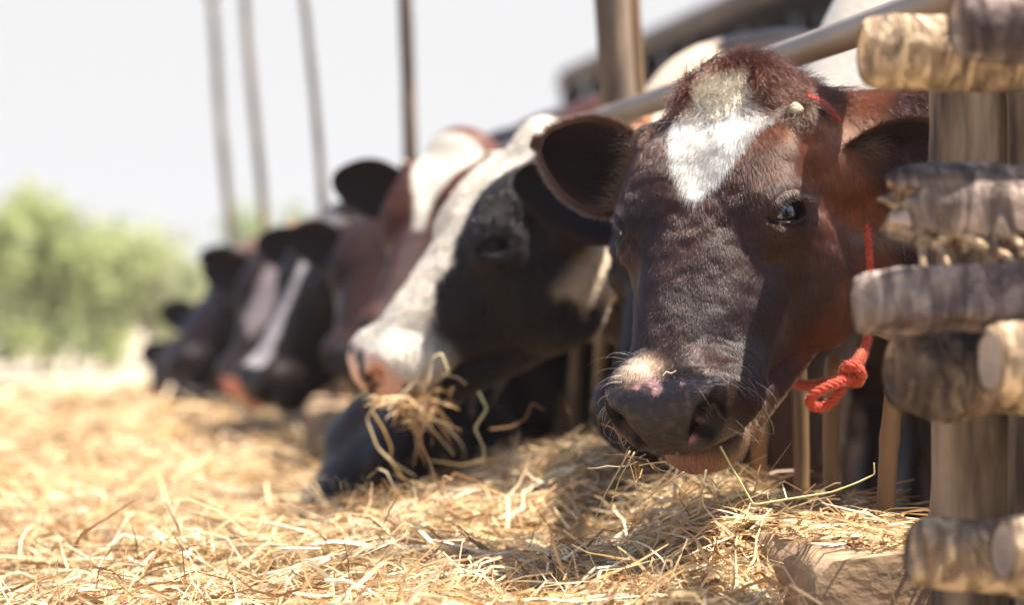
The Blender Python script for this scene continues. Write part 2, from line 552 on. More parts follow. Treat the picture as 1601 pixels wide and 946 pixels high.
def eye_parts(pose, cow, s, iris=0.2):
    """eyeball with a dark iris; s = +1 / -1 for the animal's left / right"""
    m = np.array([s, 1, 1])
    c = EYE_C * m * np.array([WIDE, 1, 1]); nrm = EYE_N * m
    nu, nv = 40, 26; R = 0.0252
    a = EYE_A * m; b = EYE_B * m
    V = []; C = []
    for i in range(nv):
        th = math.pi * i / (nv - 1)
        for j in range(nu):
            ph = 2 * math.pi * j / nu
            bul = 1.0 + (0.05 * max(0, math.cos(th) - 0.6) / 0.4)
            q = nrm * math.cos(th) * R * bul + a * math.sin(th) * math.cos(ph) * R + b * math.sin(th) * math.sin(ph) * R
            V.append(c + q)
            # iris is wide, pupil a horizontal bar
            x_, y_ = math.sin(th) * math.cos(ph), math.sin(th) * math.sin(ph)
            if math.cos(th) > iris:
                pup = (x_ / 0.55) ** 2 + (y_ / 0.3) ** 2 < 1
                C.append((0.004, 0.004, 0.006) if pup else (0.018, 0.009, 0.006))
            else:
                C.append((0.22, 0.21, 0.25))
    F = []
    for i in range(nv - 1):
        for j in range(nu):
            F.append((i * nu + j, (i + 1) * nu + j, (i + 1) * nu + (j + 1) % nu, i * nu + (j + 1) % nu))
    me = mesh_np('eye', pose.l2w(np.array(V)), F, True, np.array(C))
    return link('eye', me, MAT_EYE if iris > 0.3 else MAT_EYE_FAR, cow)

MAT_EYE = mat_attr('eyeball', 0.04, 0.9)
MAT_EYE_FAR = mat_attr('dull_eyeball', 0.35, 0.15)
MAT_HORN = mat_noise('horn_bud', [(0.35, (0.12, 0.085, 0.055)), (0.65, (0.44, 0.37, 0.27))], 70, bump=0.4, bdist=0.002)

def make_cow(label, pose, body, coat, fine, fine_pad=0.04, coarse=0.045, detail=True, name='cow', bscale=1.0,
             ears=((1,), (-1,)), ear_kw=None, matc=None, eyes=True, head_only_fine=True, hornbuds=(1, -1), wetf=None):
    """one continuous skin (head, neck, trunk, legs) with eyes, ears and horn buds as parts. returns dict"""
    cs = pose.l2w(np.array([(x, y, z) for x in (-0.165, 0.165) for y in (-0.06, 0.53) for z in (-0.28, 0.05)]))
    lo, hi = cs.min(0) - 0.01, cs.max(0) + 0.01
    sh = np.array(body['sh']); dv = np.array(body['d'])
    pts = np.stack([lo, hi, sh - 0.4, sh + 0.4, sh + dv * 1.6 * bscale - 0.4, sh + dv * 1.6 * bscale + 0.4])
    LO, HI = pts.min(0) - 0.05, pts.max(0) + 0.08
    LO[2] = -0.02
    xs, ys, zs = (graded(LO[k], HI[k], lo[k], hi[k], fine, coarse) for k in range(3))
    def f(P):
        L = pose.w2l(P)
        far = (np.abs(L[:, 0]) > 0.26) | (L[:, 1] < -0.16) | (L[:, 1] > 0.62) | (L[:, 2] < -0.38) | (L[:, 2] > 0.12)
        dh = np.full(len(P), 0.25)
        nearm = ~far
        if nearm.any(): dh[nearm] = head_sdf(L[nearm], detail) * pose.s
        if far.any():
            dh[far] = np.maximum(0.08, ell(L[far], (0, 0.2, -0.12), (0.12, 0.30, 0.14)) * pose.s)
        return smin(dh, body_sdf(P, pose, body, bscale), 0.035)
    P, Q = sdf_mesh(f, xs, ys, zs)
    loc = Vector((sh[0], sh[1], 0))
    cow = empty(name, loc, label, 'cow', 'cows feeding in a row through the fence')
    cc = coat(P)
    if wetf is not None: cc = np.concatenate([cc, wetf(P)[:, None]], 1)
    me = mesh_np('hide', P, Q, True, cc)
    link('hide', me, matc or MAT_COAT, cow)
    out = dict(cow=cow, P=P, Q=Q, N=grid_mesh_normals(P, Q), pose=pose, coat=coat, ears=[])
    if eyes:
        for s in (1, -1): eye_parts(pose, cow, s, 0.55 if detail == 2 else 0.0)
    ek = dict(length=0.185, width=0.130)
    ek.update(ear_kw or {})
    for s in (1, -1):
        kw = dict(ek); kw.update(kw.pop('L' if s > 0 else 'R', {}) or {}); kw.pop('L', None); kw.pop('R', None)
        dw, cw = kw.pop('dw', None), kw.pop('cw', None)
        base = np.array(kw.pop('base', (0.128, 0.072, -0.108))) * np.array([s, 1, 1])
        d = np.array(kw.pop('d', (0.94, -0.12, 0.10))) * np.array([s, 1, 1])
        c = np.array(kw.pop('c', (0.10, 0.55, 0.80))) * np.array([s, 1, 1])
        if dw is not None: d = pose.R @ np.array(dw, float); c = pose.R @ np.array(cw, float)
        V, F, C, n, nu, nv = ear_mesh(pose, s, base, d, c, **kw)
        link('ear', mesh_np('ear', V, F, True, C), matc or MAT_COAT, cow)
        out['ears'].append((V, F, n, nu, nv, s))
    if hornbuds:
        for s in hornbuds:
            c = np.array([0.112 * s, 0.046, -0.016]); ax = np.array([0.75 * s, 0.0, 0.66])
            V = []; nu = 14; prof = [(0.0, -0.008), (0.0095, -0.006), (0.0105, 0.001), (0.0095, 0.006), (0.0055, 0.009), (0.0, 0.010)]
            t1 = np.array([0, 1.0, 0]); t2 = np.cross(ax, t1)
            for (r_, h_) in prof:
                for j in range(nu):
                    an = 2 * math.pi * j / nu
                    V.append(c + ax * h_ * 1.2 + (t1 * math.cos(an) + t2 * math.sin(an)) * max(r_, 0.0004) * (1 + 0.1 * math.sin(3 * an)))
            F = [(i * nu + j, i * nu + (j + 1) % nu, (i + 1) * nu + (j + 1) % nu, (i + 1) * nu + j) for i in range(len(prof) - 1) for j in range(nu)]
            link('horn', mesh_np('horn', pose.l2w(np.array(V)), F), MAT_HORN, cow)
    return out

# ------------------------------------------------------------------ coats
def poly_sd(x, y, poly):
    """signed distance (negative inside) to a polygon"""
    p = np.array(poly); n = len(p)
    d = np.full(x.shape, 1e9); ins = np.zeros(x.shape, bool)
    for i in range(n):
        a, b = p[i], p[(i + 1) % n]
        e = b - a
        t = np.clip(((x - a[0]) * e[0] + (y - a[1]) * e[1]) / (e @ e), 0, 1)
        d = np.minimum(d, np.hypot(x - a[0] - t * e[0], y - a[1] - t * e[1]))
        c = ((a[1] > y) != (b[1] > y)) & (x < (b[0] - a[0]) * (y - a[1]) / (b[1] - a[1] + 1e-12) + a[0])
        ins ^= c
    return np.where(ins, -d, d)

def mixc(c, col, f):
    return c + (np.array(col) - c) * np.clip(f, 0, 1)[:, None]

WHITE = (0.50, 0.45, 0.37)
FENCE_X0, FENCE_K = 1.11, 0.208
def fence_x(Y): return FENCE_X0 - FENCE_K * Y

pose1 = Pose((0.274, 3.118, H + 0.306), (-0.226, -0.515, -0.824), (-0.46, -0.675, 0.578), 0.98)
BLAZE = [(-.026, -.036), (-.044, .003), (-.062, .043), (-.050, .100), (-.034, .142), (-.016, .178), (.004, .200), (.022, .178), (.040, .162),
         (.056, .124), (.078, .078), (.097, .034), (.088, .018), (.055, .012), (.030, -.005), (.022, -.036)]

def coat1(P):
    L = pose1.w2l(P); x, y, z = L[:, 0], L[:, 1], L[:, 2]
    n = fbm(L, 14, 3, 3); n2 = fbm(L, 60, 5, 2)
    c = np.zeros((len(P), 3)) + np.array([0.042, 0.0140, 0.008])
    red = sstep(-0.02, 0.07, x) * sstep(0.22, 0.08, y) + sstep(0.03, -0.02, y) + sstep(0.06, 0.12, x) * sstep(-0.12, -0.25, z) * 0.8
    c = mixc(c, (0.17, 0.050, 0.017), red * 0.9 * np.clip(0.9 + 1.2 * n, 0, 1.2))
    c = mixc(c, (0.018, 0.0080, 0.0060), sstep(0.20, 0.34, y) * sstep(-0.20, -0.08, z) * 0.8)
    c = mixc(c, (0.014, 0.0065, 0.005), sstep(0.0, -0.07, x) * 0.6 * sstep(0.05, 0.15, y))
    c = c * (1 + 0.3 * n + 0.25 * n2)[:, None]
    neck = sstep(-0.05, -0.12, y) + sstep(0.175, 0.21, np.abs(x))
    c = mixc(c, (0.024, 0.010, 0.008), np.clip(neck, 0, 1) * 0.85)  # neck shade put into the coat colour, darker than the hide
    hb = np.linalg.norm(np.stack([np.abs(x), y, z], 1) - np.array([0.112, 0.050, -0.022]), axis=1)
    c = mixc(c, (0.020, 0.010, 0.007), sstep(0.026, 0.016, hb))
    # white face mark
    sd = poly_sd(x, y, BLAZE) + 0.006 * n + 0.003 * n2
    m = sstep(0.003, -0.003, sd) * (z > -0.055)
    wcol = np.zeros((len(P), 3)) + np.array([0.50, 0.465, 0.42])
    wcol = mixc(wcol, (0.78, 0.66, 0.48), sstep(0.045, 0.0, y) * 0.9)
    c = c * (1 - m[:, None]) + wcol * m[:, None]
    # pale jaw line
    zb = -0.312 + np.maximum(y - 0.18, 0) * 0.46
    c = mixc(c, (0.50, 0.38, 0.25), sstep(0.026, 0.016, z - zb + 0.004 * n) * (z - zb > -0.05) * sstep(0.10, 0.14, y) * sstep(0.44, 0.40, y))
    # muzzle
    pad = sstep(0.448, 0.462, y + 0.01 * n) * sstep(-0.112, -0.104, z) * sstep(0.088, 0.074, np.abs(x - 0.003))
    c = mixc(c, (0.016, 0.013, 0.015), pad)
    c = mixc(c, (0.050, 0.034, 0.024), pad * sstep(-0.055, -0.075, z))
    c = mixc(c, (0.045, 0.030, 0.028), pad * sstep(0.1, 0.5, fbm(L, 120, 61, 2)))
    tan = np.exp(-(((x + 0.032) / 0.030) ** 2 + ((y - 0.440) / 0.022) ** 2) ** 1.5)
    c = mixc(c, (0.50, 0.32, 0.20), tan * (z > -0.08) * (0.8 + n))
    pk = 0.5 + 1.6 * fbm(L, 55, 21, 2)
    line1 = np.abs((y - 0.462) - (x + 0.02) * 0.30) < 0.012
    c = mixc(c, (0.34, 0.19, 0.18), sstep(0.55, 0.95, pk) * sstep(-0.055, -0.04, x) * sstep(0.05, 0.03, x) * line1 * (z > -0.10))
    near = np.exp(-(((x - 0.026) / 0.009) ** 2 + ((y - 0.506) / 0.02) ** 2 + ((z + 0.082) / 0.014) ** 2))
    c = mixc(c, (0.36, 0.19, 0.18), sstep(0.45, 0.9, near * (0.8 + pk * 0.6)))
    ax = np.abs(x) / WIDE
    hole = cap(np.stack([ax, y, z], 1), (0.040, 0.506, -0.074), (0.060, 0.492, -0.048), 0.0175, 0.0205)
    c = mixc(c, (0.006, 0.004, 0.004), sstep(0.001, -0.004, hole) * (near < 0.45))
    lip = sstep(-0.112, -0.122, z) * sstep(0.385, 0.43, y)
    c = mixc(c, (0.05, 0.030, 0.022), lip)
    c = mixc(c, (0.34, 0.17, 0.115) , lip * (0.75 + 0.8 * fbm(L, 45, 33, 2)) * sstep(-0.128, -0.146, z + 0.008 * n) * sstep(0.05, 0.02, x))
    c = mixc(c, (0.30, 0.18, 0.10), lip * sstep(-0.140, -0.155, z) * sstep(0.01, 0.03, x) * sstep(0.085, 0.06, x) * 0.8)
    # rims of the eye
    for s in (1, -1):
        e = np.linalg.norm(L - (EYE_C * np.array([WIDE * s, 1, 1]) + EYE_N * np.array([s, 1, 1]) * 0.014), axis=1)
        c = mixc(c, (0.012, 0.010, 0.012), sstep(0.034, 0.022, e))
        q = L - EYE_C * np.array([WIDE * s, 1, 1])
        b = q @ (EYE_B * np.array([s, 1, 1])); a = q @ (EYE_A * np.array([s, 1, 1]))
        c = mixc(c, (0.16, 0.11, 0.085), sstep(0.02, 0.026, b) * sstep(0.042, 0.034, b) * sstep(0.026, 0.016, np.abs(a)) * (q @ EYE_N > 0) * 0.8)
    return np.clip(c, 0.003, 1)

def wet1(P):
    L = pose1.w2l(P); x, y, z = L[:, 0], L[:, 1], L[:, 2]
    hole = cap(np.stack([np.abs(x) / WIDE, y, z], 1), (0.040, 0.506, -0.074), (0.060, 0.492, -0.048), 0.0175, 0.0205)
    return sstep(0.448, 0.462, y) * sstep(0.0, 0.004, hole) * sstep(-0.125, -0.115, z) * sstep(0.088, 0.074, np.abs(x))

c1 = make_cow('brown cow with white blaze and red rope, looking at the camera in front', pose1,
              dict(sh=(0.96, 3.22, 0.95), d=(0.97, 0.243, 0)), coat1, 0.0036, detail=2, hornbuds=(1,), wetf=wet1,
              ear_kw=dict(R=dict(length=0.190, width=0.130, dw=(-0.84, 0.36, 0.35), cw=(0.10, -0.95, -0.30), dark=(0.012, 0.006, 0.005)),
                          L=dict(length=0.210, width=0.168, base=(0.126, 0.096, -0.122), dw=(0.96, -0.14, 0.10), cw=(-0.52, -0.80, -0.42), dark=(0.010, 0.006, 0.005), back=(0.03, 0.013, 0.009))))

# flow of the coat in the head frame
def flow1(p):
    L = pose1.w2l(p); x, y, z = L[:, 0], L[:, 1], L[:, 2]
    n = fbm(L, 9, 31, 2); 
    f = np.stack([x * 3.0 * sstep(0.30, 0.05, y) + 0.5 * n, 0.9 + 0 * x, -0.35 - 2.0 * np.abs(x)], 1)
    back = (y < -0.03) | (z < -0.30) | (np.abs(x) > 0.18)
    out = pose1.v2w(f)
    out[back] = np.array([0.55, 0.1, -0.75])
    return out

def in_head(c, lo=-0.10):
    L = pose1.w2l(c)
    return (L[:, 1] > lo) & (np.abs(L[:, 0]) < 0.2) & (L[:, 2] > -0.42) & (L[:, 1] < 0.6)

def w_face(c):
    L = pose1.w2l(c); x, y, z = L[:, 0], L[:, 1], L[:, 2]
    w_ = in_head(c).astype(float)
    pad = (y > 0.456) & (z > -0.122)
    w_[pad] = 0.0
    for s in (1, -1):
        e = np.linalg.norm(L - (EYE_C * np.array([WIDE * s, 1, 1]) + EYE_N * np.array([s, 1, 1]) * 0.012), axis=1)
        w_[e < 0.030] = 0.02
    return w_

hp = c1['cow']
def len_face(p):
    L = pose1.w2l(p); y = L[:, 1]
    white = poly_sd(L[:, 0], y, BLAZE) < 0
    return 0.0075 + 0.004 * sstep(0.30, 0.10, y) + 0.007 * white * sstep(0.20, 0.05, y)
if HAIR:
    make_hair('fur', hp, c1['P'], c1['Q'], c1['N'], 330000, w_face, flow1, len_face, coat1, 1, k=4, width=0.00024, lift=0.15, curl=0.14, facing=-0.25, jit=0.15)
    def w_neck(c):
        return ((~in_head(c, -0.06)) & (c[:, 0] < 1.1) & (c[:, 2] > 0.6)).astype(float)
    make_hair('neck_fur', hp, c1['P'], c1['Q'], c1['N'], 90000, w_neck, flow1, lambda p: np.full(len(p), 0.016), coat1, 2, k=4, width=0.00035, lift=0.25, curl=0.3, facing=-0.15)
    # forelock: long reddish hair tumbling over the poll
    def w_poll(c):
        L = pose1.w2l(c); x, y, z = L[:, 0], L[:, 1], L[:, 2]
        side = np.clip(sstep(0.030, 0.046, x) + sstep(-0.030, -0.042, x) + sstep(-0.034, -0.045, y), 0, 1)
        return np.exp(-((x - 0.015) / 0.058) ** 2 - ((y + 0.026) / 0.030) ** 2) * (z > -0.13) * side
    def flow_poll(p):
        L = pose1.w2l(p); x = L[:, 0]
        n = 1.6 * vnoise(L, 34, 77); n2 = 1.4 * vnoise(L, 34, 78)
        return pose1.v2w(np.stack([x * 12 + 0.9 + 1.0 * n, 0.8 + 0.6 * n2, 0.15 - np.abs(x) * 3], 1))
    red = lambda p: np.tile(np.array([0.105, 0.032, 0.016]), (len(p), 1)) * (0.7 + 0.9 * np.clip(0.5 + fbm(p, 40, 4, 2), 0, 1))[:, None]
    make_hair('forelock', hp, c1['P'], c1['Q'], c1['N'], 8000, w_poll, flow_poll, lambda p: 0.046 + 0.026 * fbm(p, 30, 8, 2), red, 5, k=8, width=0.00036, lift=0.42, curl=0.70)
    # cream curls just below it
    def w_curl(c):
        L = pose1.w2l(c); x, y = L[:, 0], L[:, 1]
        return np.exp(-((x + 0.004) / 0.030) ** 2 - ((y + 0.004) / 0.032) ** 2) * (L[:, 2] > -0.08)
    def flow_curl(p):
        L = pose1.w2l(p)
        n = vnoise(L, 45, 79); n2 = vnoise(L, 45, 80)
        return pose1.v2w(np.stack([1.4 * n + 0.2, 0.8 + 0.9 * n2, 0.2 + 0 * n], 1))
    cream = lambda p: np.tile(np.array([0.95, 0.84, 0.64]), (len(p), 1))
    make_hair('curly_tuft', hp, c1['P'], c1['Q'], c1['N'], 3200, w_curl, flow_curl, lambda p: np.full(len(p), 0.026), cream, 6, k=7, width=0.00034, lift=0.35, curl=0.9)
    # tufts round the horn buds
    def w_horn(c):
        L = pose1.w2l(c); L[:, 0] = np.abs(L[:, 0])
        r_ = np.linalg.norm(L - np.array([0.104, 0.046, -0.028]), axis=1)
        return np.exp(-((r_ - 0.022) / 0.007) ** 2)
    def flow_horn(p):
        L = pose1.w2l(p); s_ = np.sign(L[:, 0]); q = L - np.array([0.104, 0.046, -0.028]) * np.stack([s_, s_ * 0 + 1, s_ * 0 + 1], 1)
        return pose1.v2w(np.stack([q[:, 0] * 20, q[:, 1] * 30 + 0.5, 0 * s_], 1))
    dk = lambda p: np.tile(np.array([0.075, 0.030, 0.014]), (len(p), 1))
    make_hair('horn_tuft', hp, c1['P'], c1['Q'], c1['N'], 2200, w_horn, flow_horn, lambda p: np.full(len(p), 0.014), dk, 7, k=5, width=0.00030, lift=0.5, curl=0.5)
    # chin and lip bristles
    def w_chin(c):
        L = pose1.w2l(c)
        return ((L[:, 1] > 0.40) & (L[:, 2] < -0.120)).astype(float)
    make_hair('chin_hair', hp, c1['P'], c1['Q'], c1['N'], 5000, w_chin, lambda p: pose1.v2w(np.tile(np.array([0.0, 0.5, -0.7]), (len(p), 1))) , lambda p: 0.010 + 0.012 * np.random.default_rng(3).random(len(p)), coat1, 8, k=4, width=0.00020, lift=0.7, curl=0.4)
    # whiskers
    def w_wh(c):
        L = pose1.w2l(c)
        hole = cap(np.stack([np.abs(L[:, 0]) / WIDE, L[:, 1], L[:, 2]], 1), (0.040, 0.506, -0.074), (0.060, 0.492, -0.048), 0.0175, 0.0205)
        return ((L[:, 1] > 0.40) & (np.abs(L[:, 0]) > 0.045) & (L[:, 2] > -0.16) & (hole > 0.006)).astype(float)
    make_hair('whiskers', hp, c1['P'], c1['Q'], c1['N'], 80, w_wh, lambda p: pose1.v2w(np.stack([np.sign(pose1.w2l(p)[:, 0]), 0.6 + 0 * p[:, 0], -0.5 + 0 * p[:, 0]], 1)), lambda p: 0.02 + 0.03 * np.random.default_rng(4).random(len(p)), lambda p: np.tile(np.array([0.6, 0.5, 0.4]), (len(p), 1)), 9, k=6, width=0.00016, lift=1.5, curl=0.06)
    # eyelashes on the upper lid
    pts = []
    r_ = np.random.default_rng(12)
    for s in (1, -1):
        m_ = np.array([s, 1, 1]); c_ = EYE_C * m_ * np.array([WIDE, 1, 1]); n_, a_, b_ = EYE_N * m_, EYE_A * m_, EYE_B * m_
        for i in range(110):
            t = r_.uniform(-1.0, 0.85); rr_ = 0.026
            root = c_ + a_ * (t * 0.024) + b_ * (0.0155 * math.sqrt(max(0, 1 - t * t)) + 0.001) + n_ * (0.0215 - 0.007 * t * t)
            dd = n_ * 0.9 + b_ * 0.05 + a_ * (t * 0.6 - 0.45) + r_.normal(0, 0.09, 3)
            L_ = 0.016 + 0.006 * r_.random()
            line = []
            for q in range(6):
                u_ = q / 5
                line.append(root + dd * L_ * u_ - b_ * (0.010 * u_ * u_))
            pts.append(line)
    pts = pose1.l2w(np.array(pts))
    hair_object('eyelashes', pts, np.tile(np.linspace(0.00026, 0.00006, 6), (len(pts), 1)), np.tile(np.array([0.22, 0.17, 0.14]), (len(pts), 1)), hp)
    # fringes along the ear rims and short hair over the back of the ears
    for (V_, F_, n_, nu, nv, s_) in c1['ears']:
        G_ = V_[:n_].reshape(nu, nv, 3)
        rr = np.random.default_rng(40 + s_)
        rim = [(i, 0) for i in range(3, nu)] + [(nu - 1, j) for j in range(nv)] + [(i, nv - 1) for i in range(3, nu)]
        rim = np.array(rim)
        cnt = 9000
        pick = rr.integers(0, len(rim), cnt)
        nx_ = np.clip(pick + 1, 0, len(rim) - 1)
        t = rr.random((cnt, 1))
        A_ = G_[rim[pick][:, 0], rim[pick][:, 1]]; B_ = G_[rim[nx_][:, 0], rim[nx_][:, 1]]
        jump = np.linalg.norm(A_ - B_, axis=1) > 0.05
        B_[jump] = A_[jump]
        root = A_ * (1 - t) + B_ * t
        ctr = G_[nu // 2, nv // 2]; base_ = G_[0, nv // 2]
        axis = G_[-1, nv // 2] - base_; axis /= np.linalg.norm(axis)
        rel = root - ctr; outw = rel - 0.3 * axis * (rel @ axis)[:, None]
        outw /= np.linalg.norm(outw, axis=1, keepdims=True)
        d_ = outw * 0.9 + axis * 0.7 + rr.normal(0, 0.22, (cnt, 3))
        d_ /= np.linalg.norm(d_, axis=1, keepdims=True)
        L_ = 0.006 + 0.012 * rr.random((cnt, 1)) ** 2
        root = root - outw * 0.003 * rr.random((cnt, 1))
        pts = np.stack([root + d_ * L_ * u for u in (0, .33, .66, 1)], 1)
        colr = np.tile(np.array([0.075, 0.034, 0.022]), (cnt, 1)) * (0.5 + rr.random((cnt, 1)))
        hair_object('ear_fringe', pts, np.tile(np.array([0.00028, 0.00024, 0.00018, 0.00006]), (cnt, 1)), colr, hp)
        # long pale hairs inside the mouth of the ear
        m_ = 1300
        iu = rr.integers(1, nu // 3, m_); iv = rr.integers(1, nv - 1, m_)
        root = G_[iu, iv] + rr.normal(0, 0.003, (m_, 3))
        cross_ = G_[iu, -1] - G_[iu, 0]; cross_ /= np.linalg.norm(cross_, axis=1, keepdims=True) + 1e-9
        d_ = axis * 1.0 + cross_ * rr.normal(0, 0.5, (m_, 1)) + np.array([0, -0.45, 0.1]) + rr.normal(0, 0.15, (m_, 3))
        d_ /= np.linalg.norm(d_, axis=1, keepdims=True)
        L_ = 0.018 + 0.026 * rr.random((m_, 1))
        pts = np.stack([root + d_ * L_ * u + np.array([0, 0, -0.006]) * u * u for u in (0, .25, .5, .75, 1)], 1)
        colr = np.tile(np.array([0.20, 0.13, 0.09]), (m_, 1)) * (0.3 + rr.random((m_, 1)))
        hair_object('ear_hair', pts, np.tile(np.array([0.00026, 0.00024, 0.0002, 0.00014, 0.00005]), (m_, 1)), colr, hp)
        # inner and outer fuzz
        T_, W_ = scatter(V_, F_, 22000, lambda c: np.ones(len(c)), 60 + s_)
        p_ = (V_[T_] * W_[..., None]).sum(1); NN = grid_mesh_normals(V_, F_); nr = (NN[T_] * W_[..., None]).sum(1)
        nr /= np.linalg.norm(nr, axis=1, keepdims=True) + 1e-9
        d_ = axis * 0.9 + nr * 0.35 + rr.normal(0, 0.2, nr.shape)
        d_ /= np.linalg.norm(d_, axis=1, keepdims=True)
        rootness = np.clip(1 - ((p_ - base_) @ axis) / 0.10, 0, 1)[:, None]
        L_ = 0.006 + 0.016 * rootness * rr.random((len(p_), 1))
        pts = np.stack([p_ + d_ * L_ * u for u in (0, .33, .66, 1)], 1)
        colr = np.where((T_[:, :1] < n_), np.array([[0.020, 0.011, 0.009]]), np.array([[0.070, 0.030, 0.018]])) * (0.5 + rr.random((len(p_), 1)))
        hair_object('ear_fuzz', pts, np.tile(np.array([0.00026, 0.00022, 0.00016, 0.00006]), (len(p_), 1)), colr, hp)

# ------------------------------------------------------------------ the rest of the herd
def make_coat(pose, base, blaze=None, wide=0.0, muzzle=(0.03, 0.026, 0.028), pink=0.0, body_white=0.0, seed=1, extra=None, white=WHITE, headpatch=None, tip=None):
    base = np.array(base)
    def coat(P):
        L = pose.w2l(P); x, y, z = L[:, 0], L[:, 1], L[:, 2]
        n = fbm(L, 12, seed, 3); n2 = fbm(L, 50, seed + 7, 2)
        c = np.tile(base, (len(P), 1)) * (1 + 0.3 * n + 0.2 * n2)[:, None]
        if tip is not None: c = mixc(c, tip, sstep(0.06, -0.01, y + 0.02 * n) * sstep(-0.16, -0.08, z))
        if blaze is not None:
            sd = poly_sd(x, y, blaze) + 0.010 * n + 0.004 * n2
            c = mixc(c, white, sstep(0.004, -0.004, sd) * (z > -0.10 - wide))
        bw = 1.4 * fbm(P, 1.6, seed + 20, 3) - 0.5 + body_white
        far = sstep(-0.08, -0.16, y) + sstep(-0.32, -0.40, z)
        c = mixc(c, WHITE, sstep(0.0, 0.05, bw) * np.clip(far, 0, 1) * sstep(0.80, 0.90, P[:, 2]))
        c = mixc(c, (0.09, 0.055, 0.04), np.clip(far, 0, 1) * sstep(0.85, 0.7, P[:, 2]) * sstep(-0.2, 0.3, fbm(P, 2.3, seed + 3, 2)))
        pad = sstep(0.455, 0.468, y) * sstep(-0.125, -0.115, z)
        c = mixc(c, muzzle, pad)
        if pink:
            lip = sstep(0.40, 0.45, y) * sstep(-0.075, -0.11, z) + sstep(0.485, 0.50, y)
            c = mixc(c, (0.60, 0.27, 0.19), np.clip(lip, 0, 1) * pink)
        for s in (1, -1):
            e = np.linalg.norm(L - (EYE_C * np.array([WIDE * s, 1, 1]) + EYE_N * np.array([s, 1, 1]) * 0.014), axis=1)
            c = mixc(c, (0.012, 0.010, 0.012), sstep(0.036, 0.024, e))
        if extra: c = extra(c, L, P, n)
        return np.clip(c, 0.004, 1)
    return coat

BD = (0.97, 0.243, 0)
BLK = (0.014, 0.009, 0.007)
def sh_at(Y, dx=0.50, z=0.97): return (fence_x(Y) + dx, Y, z)

# hidden neighbour: only its ear, cheek and pale neck show round the first cow
poseJ = Pose(at(1098, 222, 3.70), (-0.27, -0.50, -0.82), (-0.46, -0.675, 0.578), 1.0)
def exJ(c, L, P, n):
    top = sstep(-0.10, -0.16, L[:, 1])
    w_ = top * sstep(0.02, 0.06, n * 0.25 + (P[:, 2] - 1.04) + 0.02)
    return mixc(c, WHITE, w_)
coatJ = make_coat(poseJ, (0.016, 0.010, 0.009), seed=11, body_white=-0.1, extra=exJ)
cJ = make_cow('dark cow mostly hidden behind the front cow, its black ear showing below the brown one', poseJ, dict(sh=(0.80, 4.02, 1.06), d=BD, rise=0.0), coatJ, 0.008, matc=MAT_COAT_BACK,
              ear_kw=dict(length=0.19, width=0.135, R=dict(length=0.235, width=0.140, dw=(-0.92, 0.16, 0.34), cw=(0.10, -0.95, -0.30), dark=(0.008, 0.006, 0.006))))

# black and white cow turned to the left, chewing hay
poseB = Pose(at(822, 212, 4.14), (-0.625, -0.12, -0.77), (-0.66, -0.36, 0.60), 1.01)
BLB = [(-0.12, -0.06), (-0.115, 0.05), (-0.09, 0.16), (-0.10, 0.30), (-0.12, 0.53), (0.12, 0.53), (0.115, 0.44), (0.085, 0.40), (0.082, 0.35), (0.058, 0.30), (0.064, 0.26), (0.040, 0.22), (0.046, 0.18), (0.030, 0.13), (0.050, 0.07), (0.07, 0.0), (0.12, -0.05)]
def exB(c, L, P, n):
    x, y, z = L[:, 0], L[:, 1], L[:, 2]
    g = sstep(0.36, 0.42, y + 0.02 * n) * (z > -0.14)
    c = mixc(c, WHITE, g * (y < 0.47))
    jaw = sstep(-0.02, 0.02, 0.16 + 0.10 * n - y) * sstep(-0.14, -0.19, z) * (z > -0.35)
    c = mixc(c, (0.52, 0.40, 0.28), jaw)
    m = sstep(0.455, 0.475, y)
    c = mixc(c, (0.60, 0.36, 0.26), m)
    c = mixc(c, (0.05, 0.035, 0.03), m * sstep(0.0, 0.2, fbm(L, 30, 5, 2) + 0.0))
    top = sstep(-0.03, -0.10, y)
    return mixc(c, WHITE, top * sstep(-0.30, -0.2, z + 0.1 * n))
coatB = make_coat(poseB, BLK, BLB, wide=-0.02, seed=5, white=(0.66, 0.58, 0.46), pink=0.0, body_white=0.3, extra=exB)
cB = make_cow('black and white cow turned left with a broad white nose, chewing hay', poseB, dict(sh=sh_at(4.85, 0.42, 0.98), d=BD, rise=-0.02), coatB, 0.0062, matc=MAT_COAT_BACK,
              ear_kw=dict(length=0.17, width=0.12, L=dict(d=(0.85, -0.75, -0.1)), R=dict(d=(0.8, -0.8, -0.3))))
if HAIR:
    def flowB(p):
        L = poseB.w2l(p); return poseB.v2w(np.stack([L[:, 0] * 2, np.ones(len(p)), -0.3 + 0 * L[:, 0]], 1))
    make_hair('fur', cB['cow'], cB['P'], cB['Q'], cB['N'], 60000, lambda c: ((poseB.w2l(c)[:, 1] > -0.25) & (poseB.w2l(c)[:, 1] < 0.46) & (np.abs(poseB.w2l(c)[:, 0]) < 0.2) & (c[:, 2] > 0.5)).astype(float), flowB, lambda p: np.full(len(p), 0.013), coatB, 21, k=3, width=0.0005, lift=0.4, curl=0.5, facing=-0.2)

# black cow with its head down in the hay
poseI = Pose(at(656, 562, 4.72), (-0.62, -0.24, -0.75), (-0.60, -0.46, 0.64), 1.12)
coatI = make_coat(poseI, (0.009, 0.006, 0.005), seed=17, body_white=-0.6)
cI = make_cow('black cow lowering its head into the hay below the white nosed cow', poseI, dict(sh=sh_at(5.40, 0.40, 0.92), d=BD, low=1), coatI, 0.012, matc=MAT_COAT_BACK, eyes=True,
              ear_kw=dict(dark=(0.010, 0.009, 0.010), back=(0.016, 0.013, 0.013)))

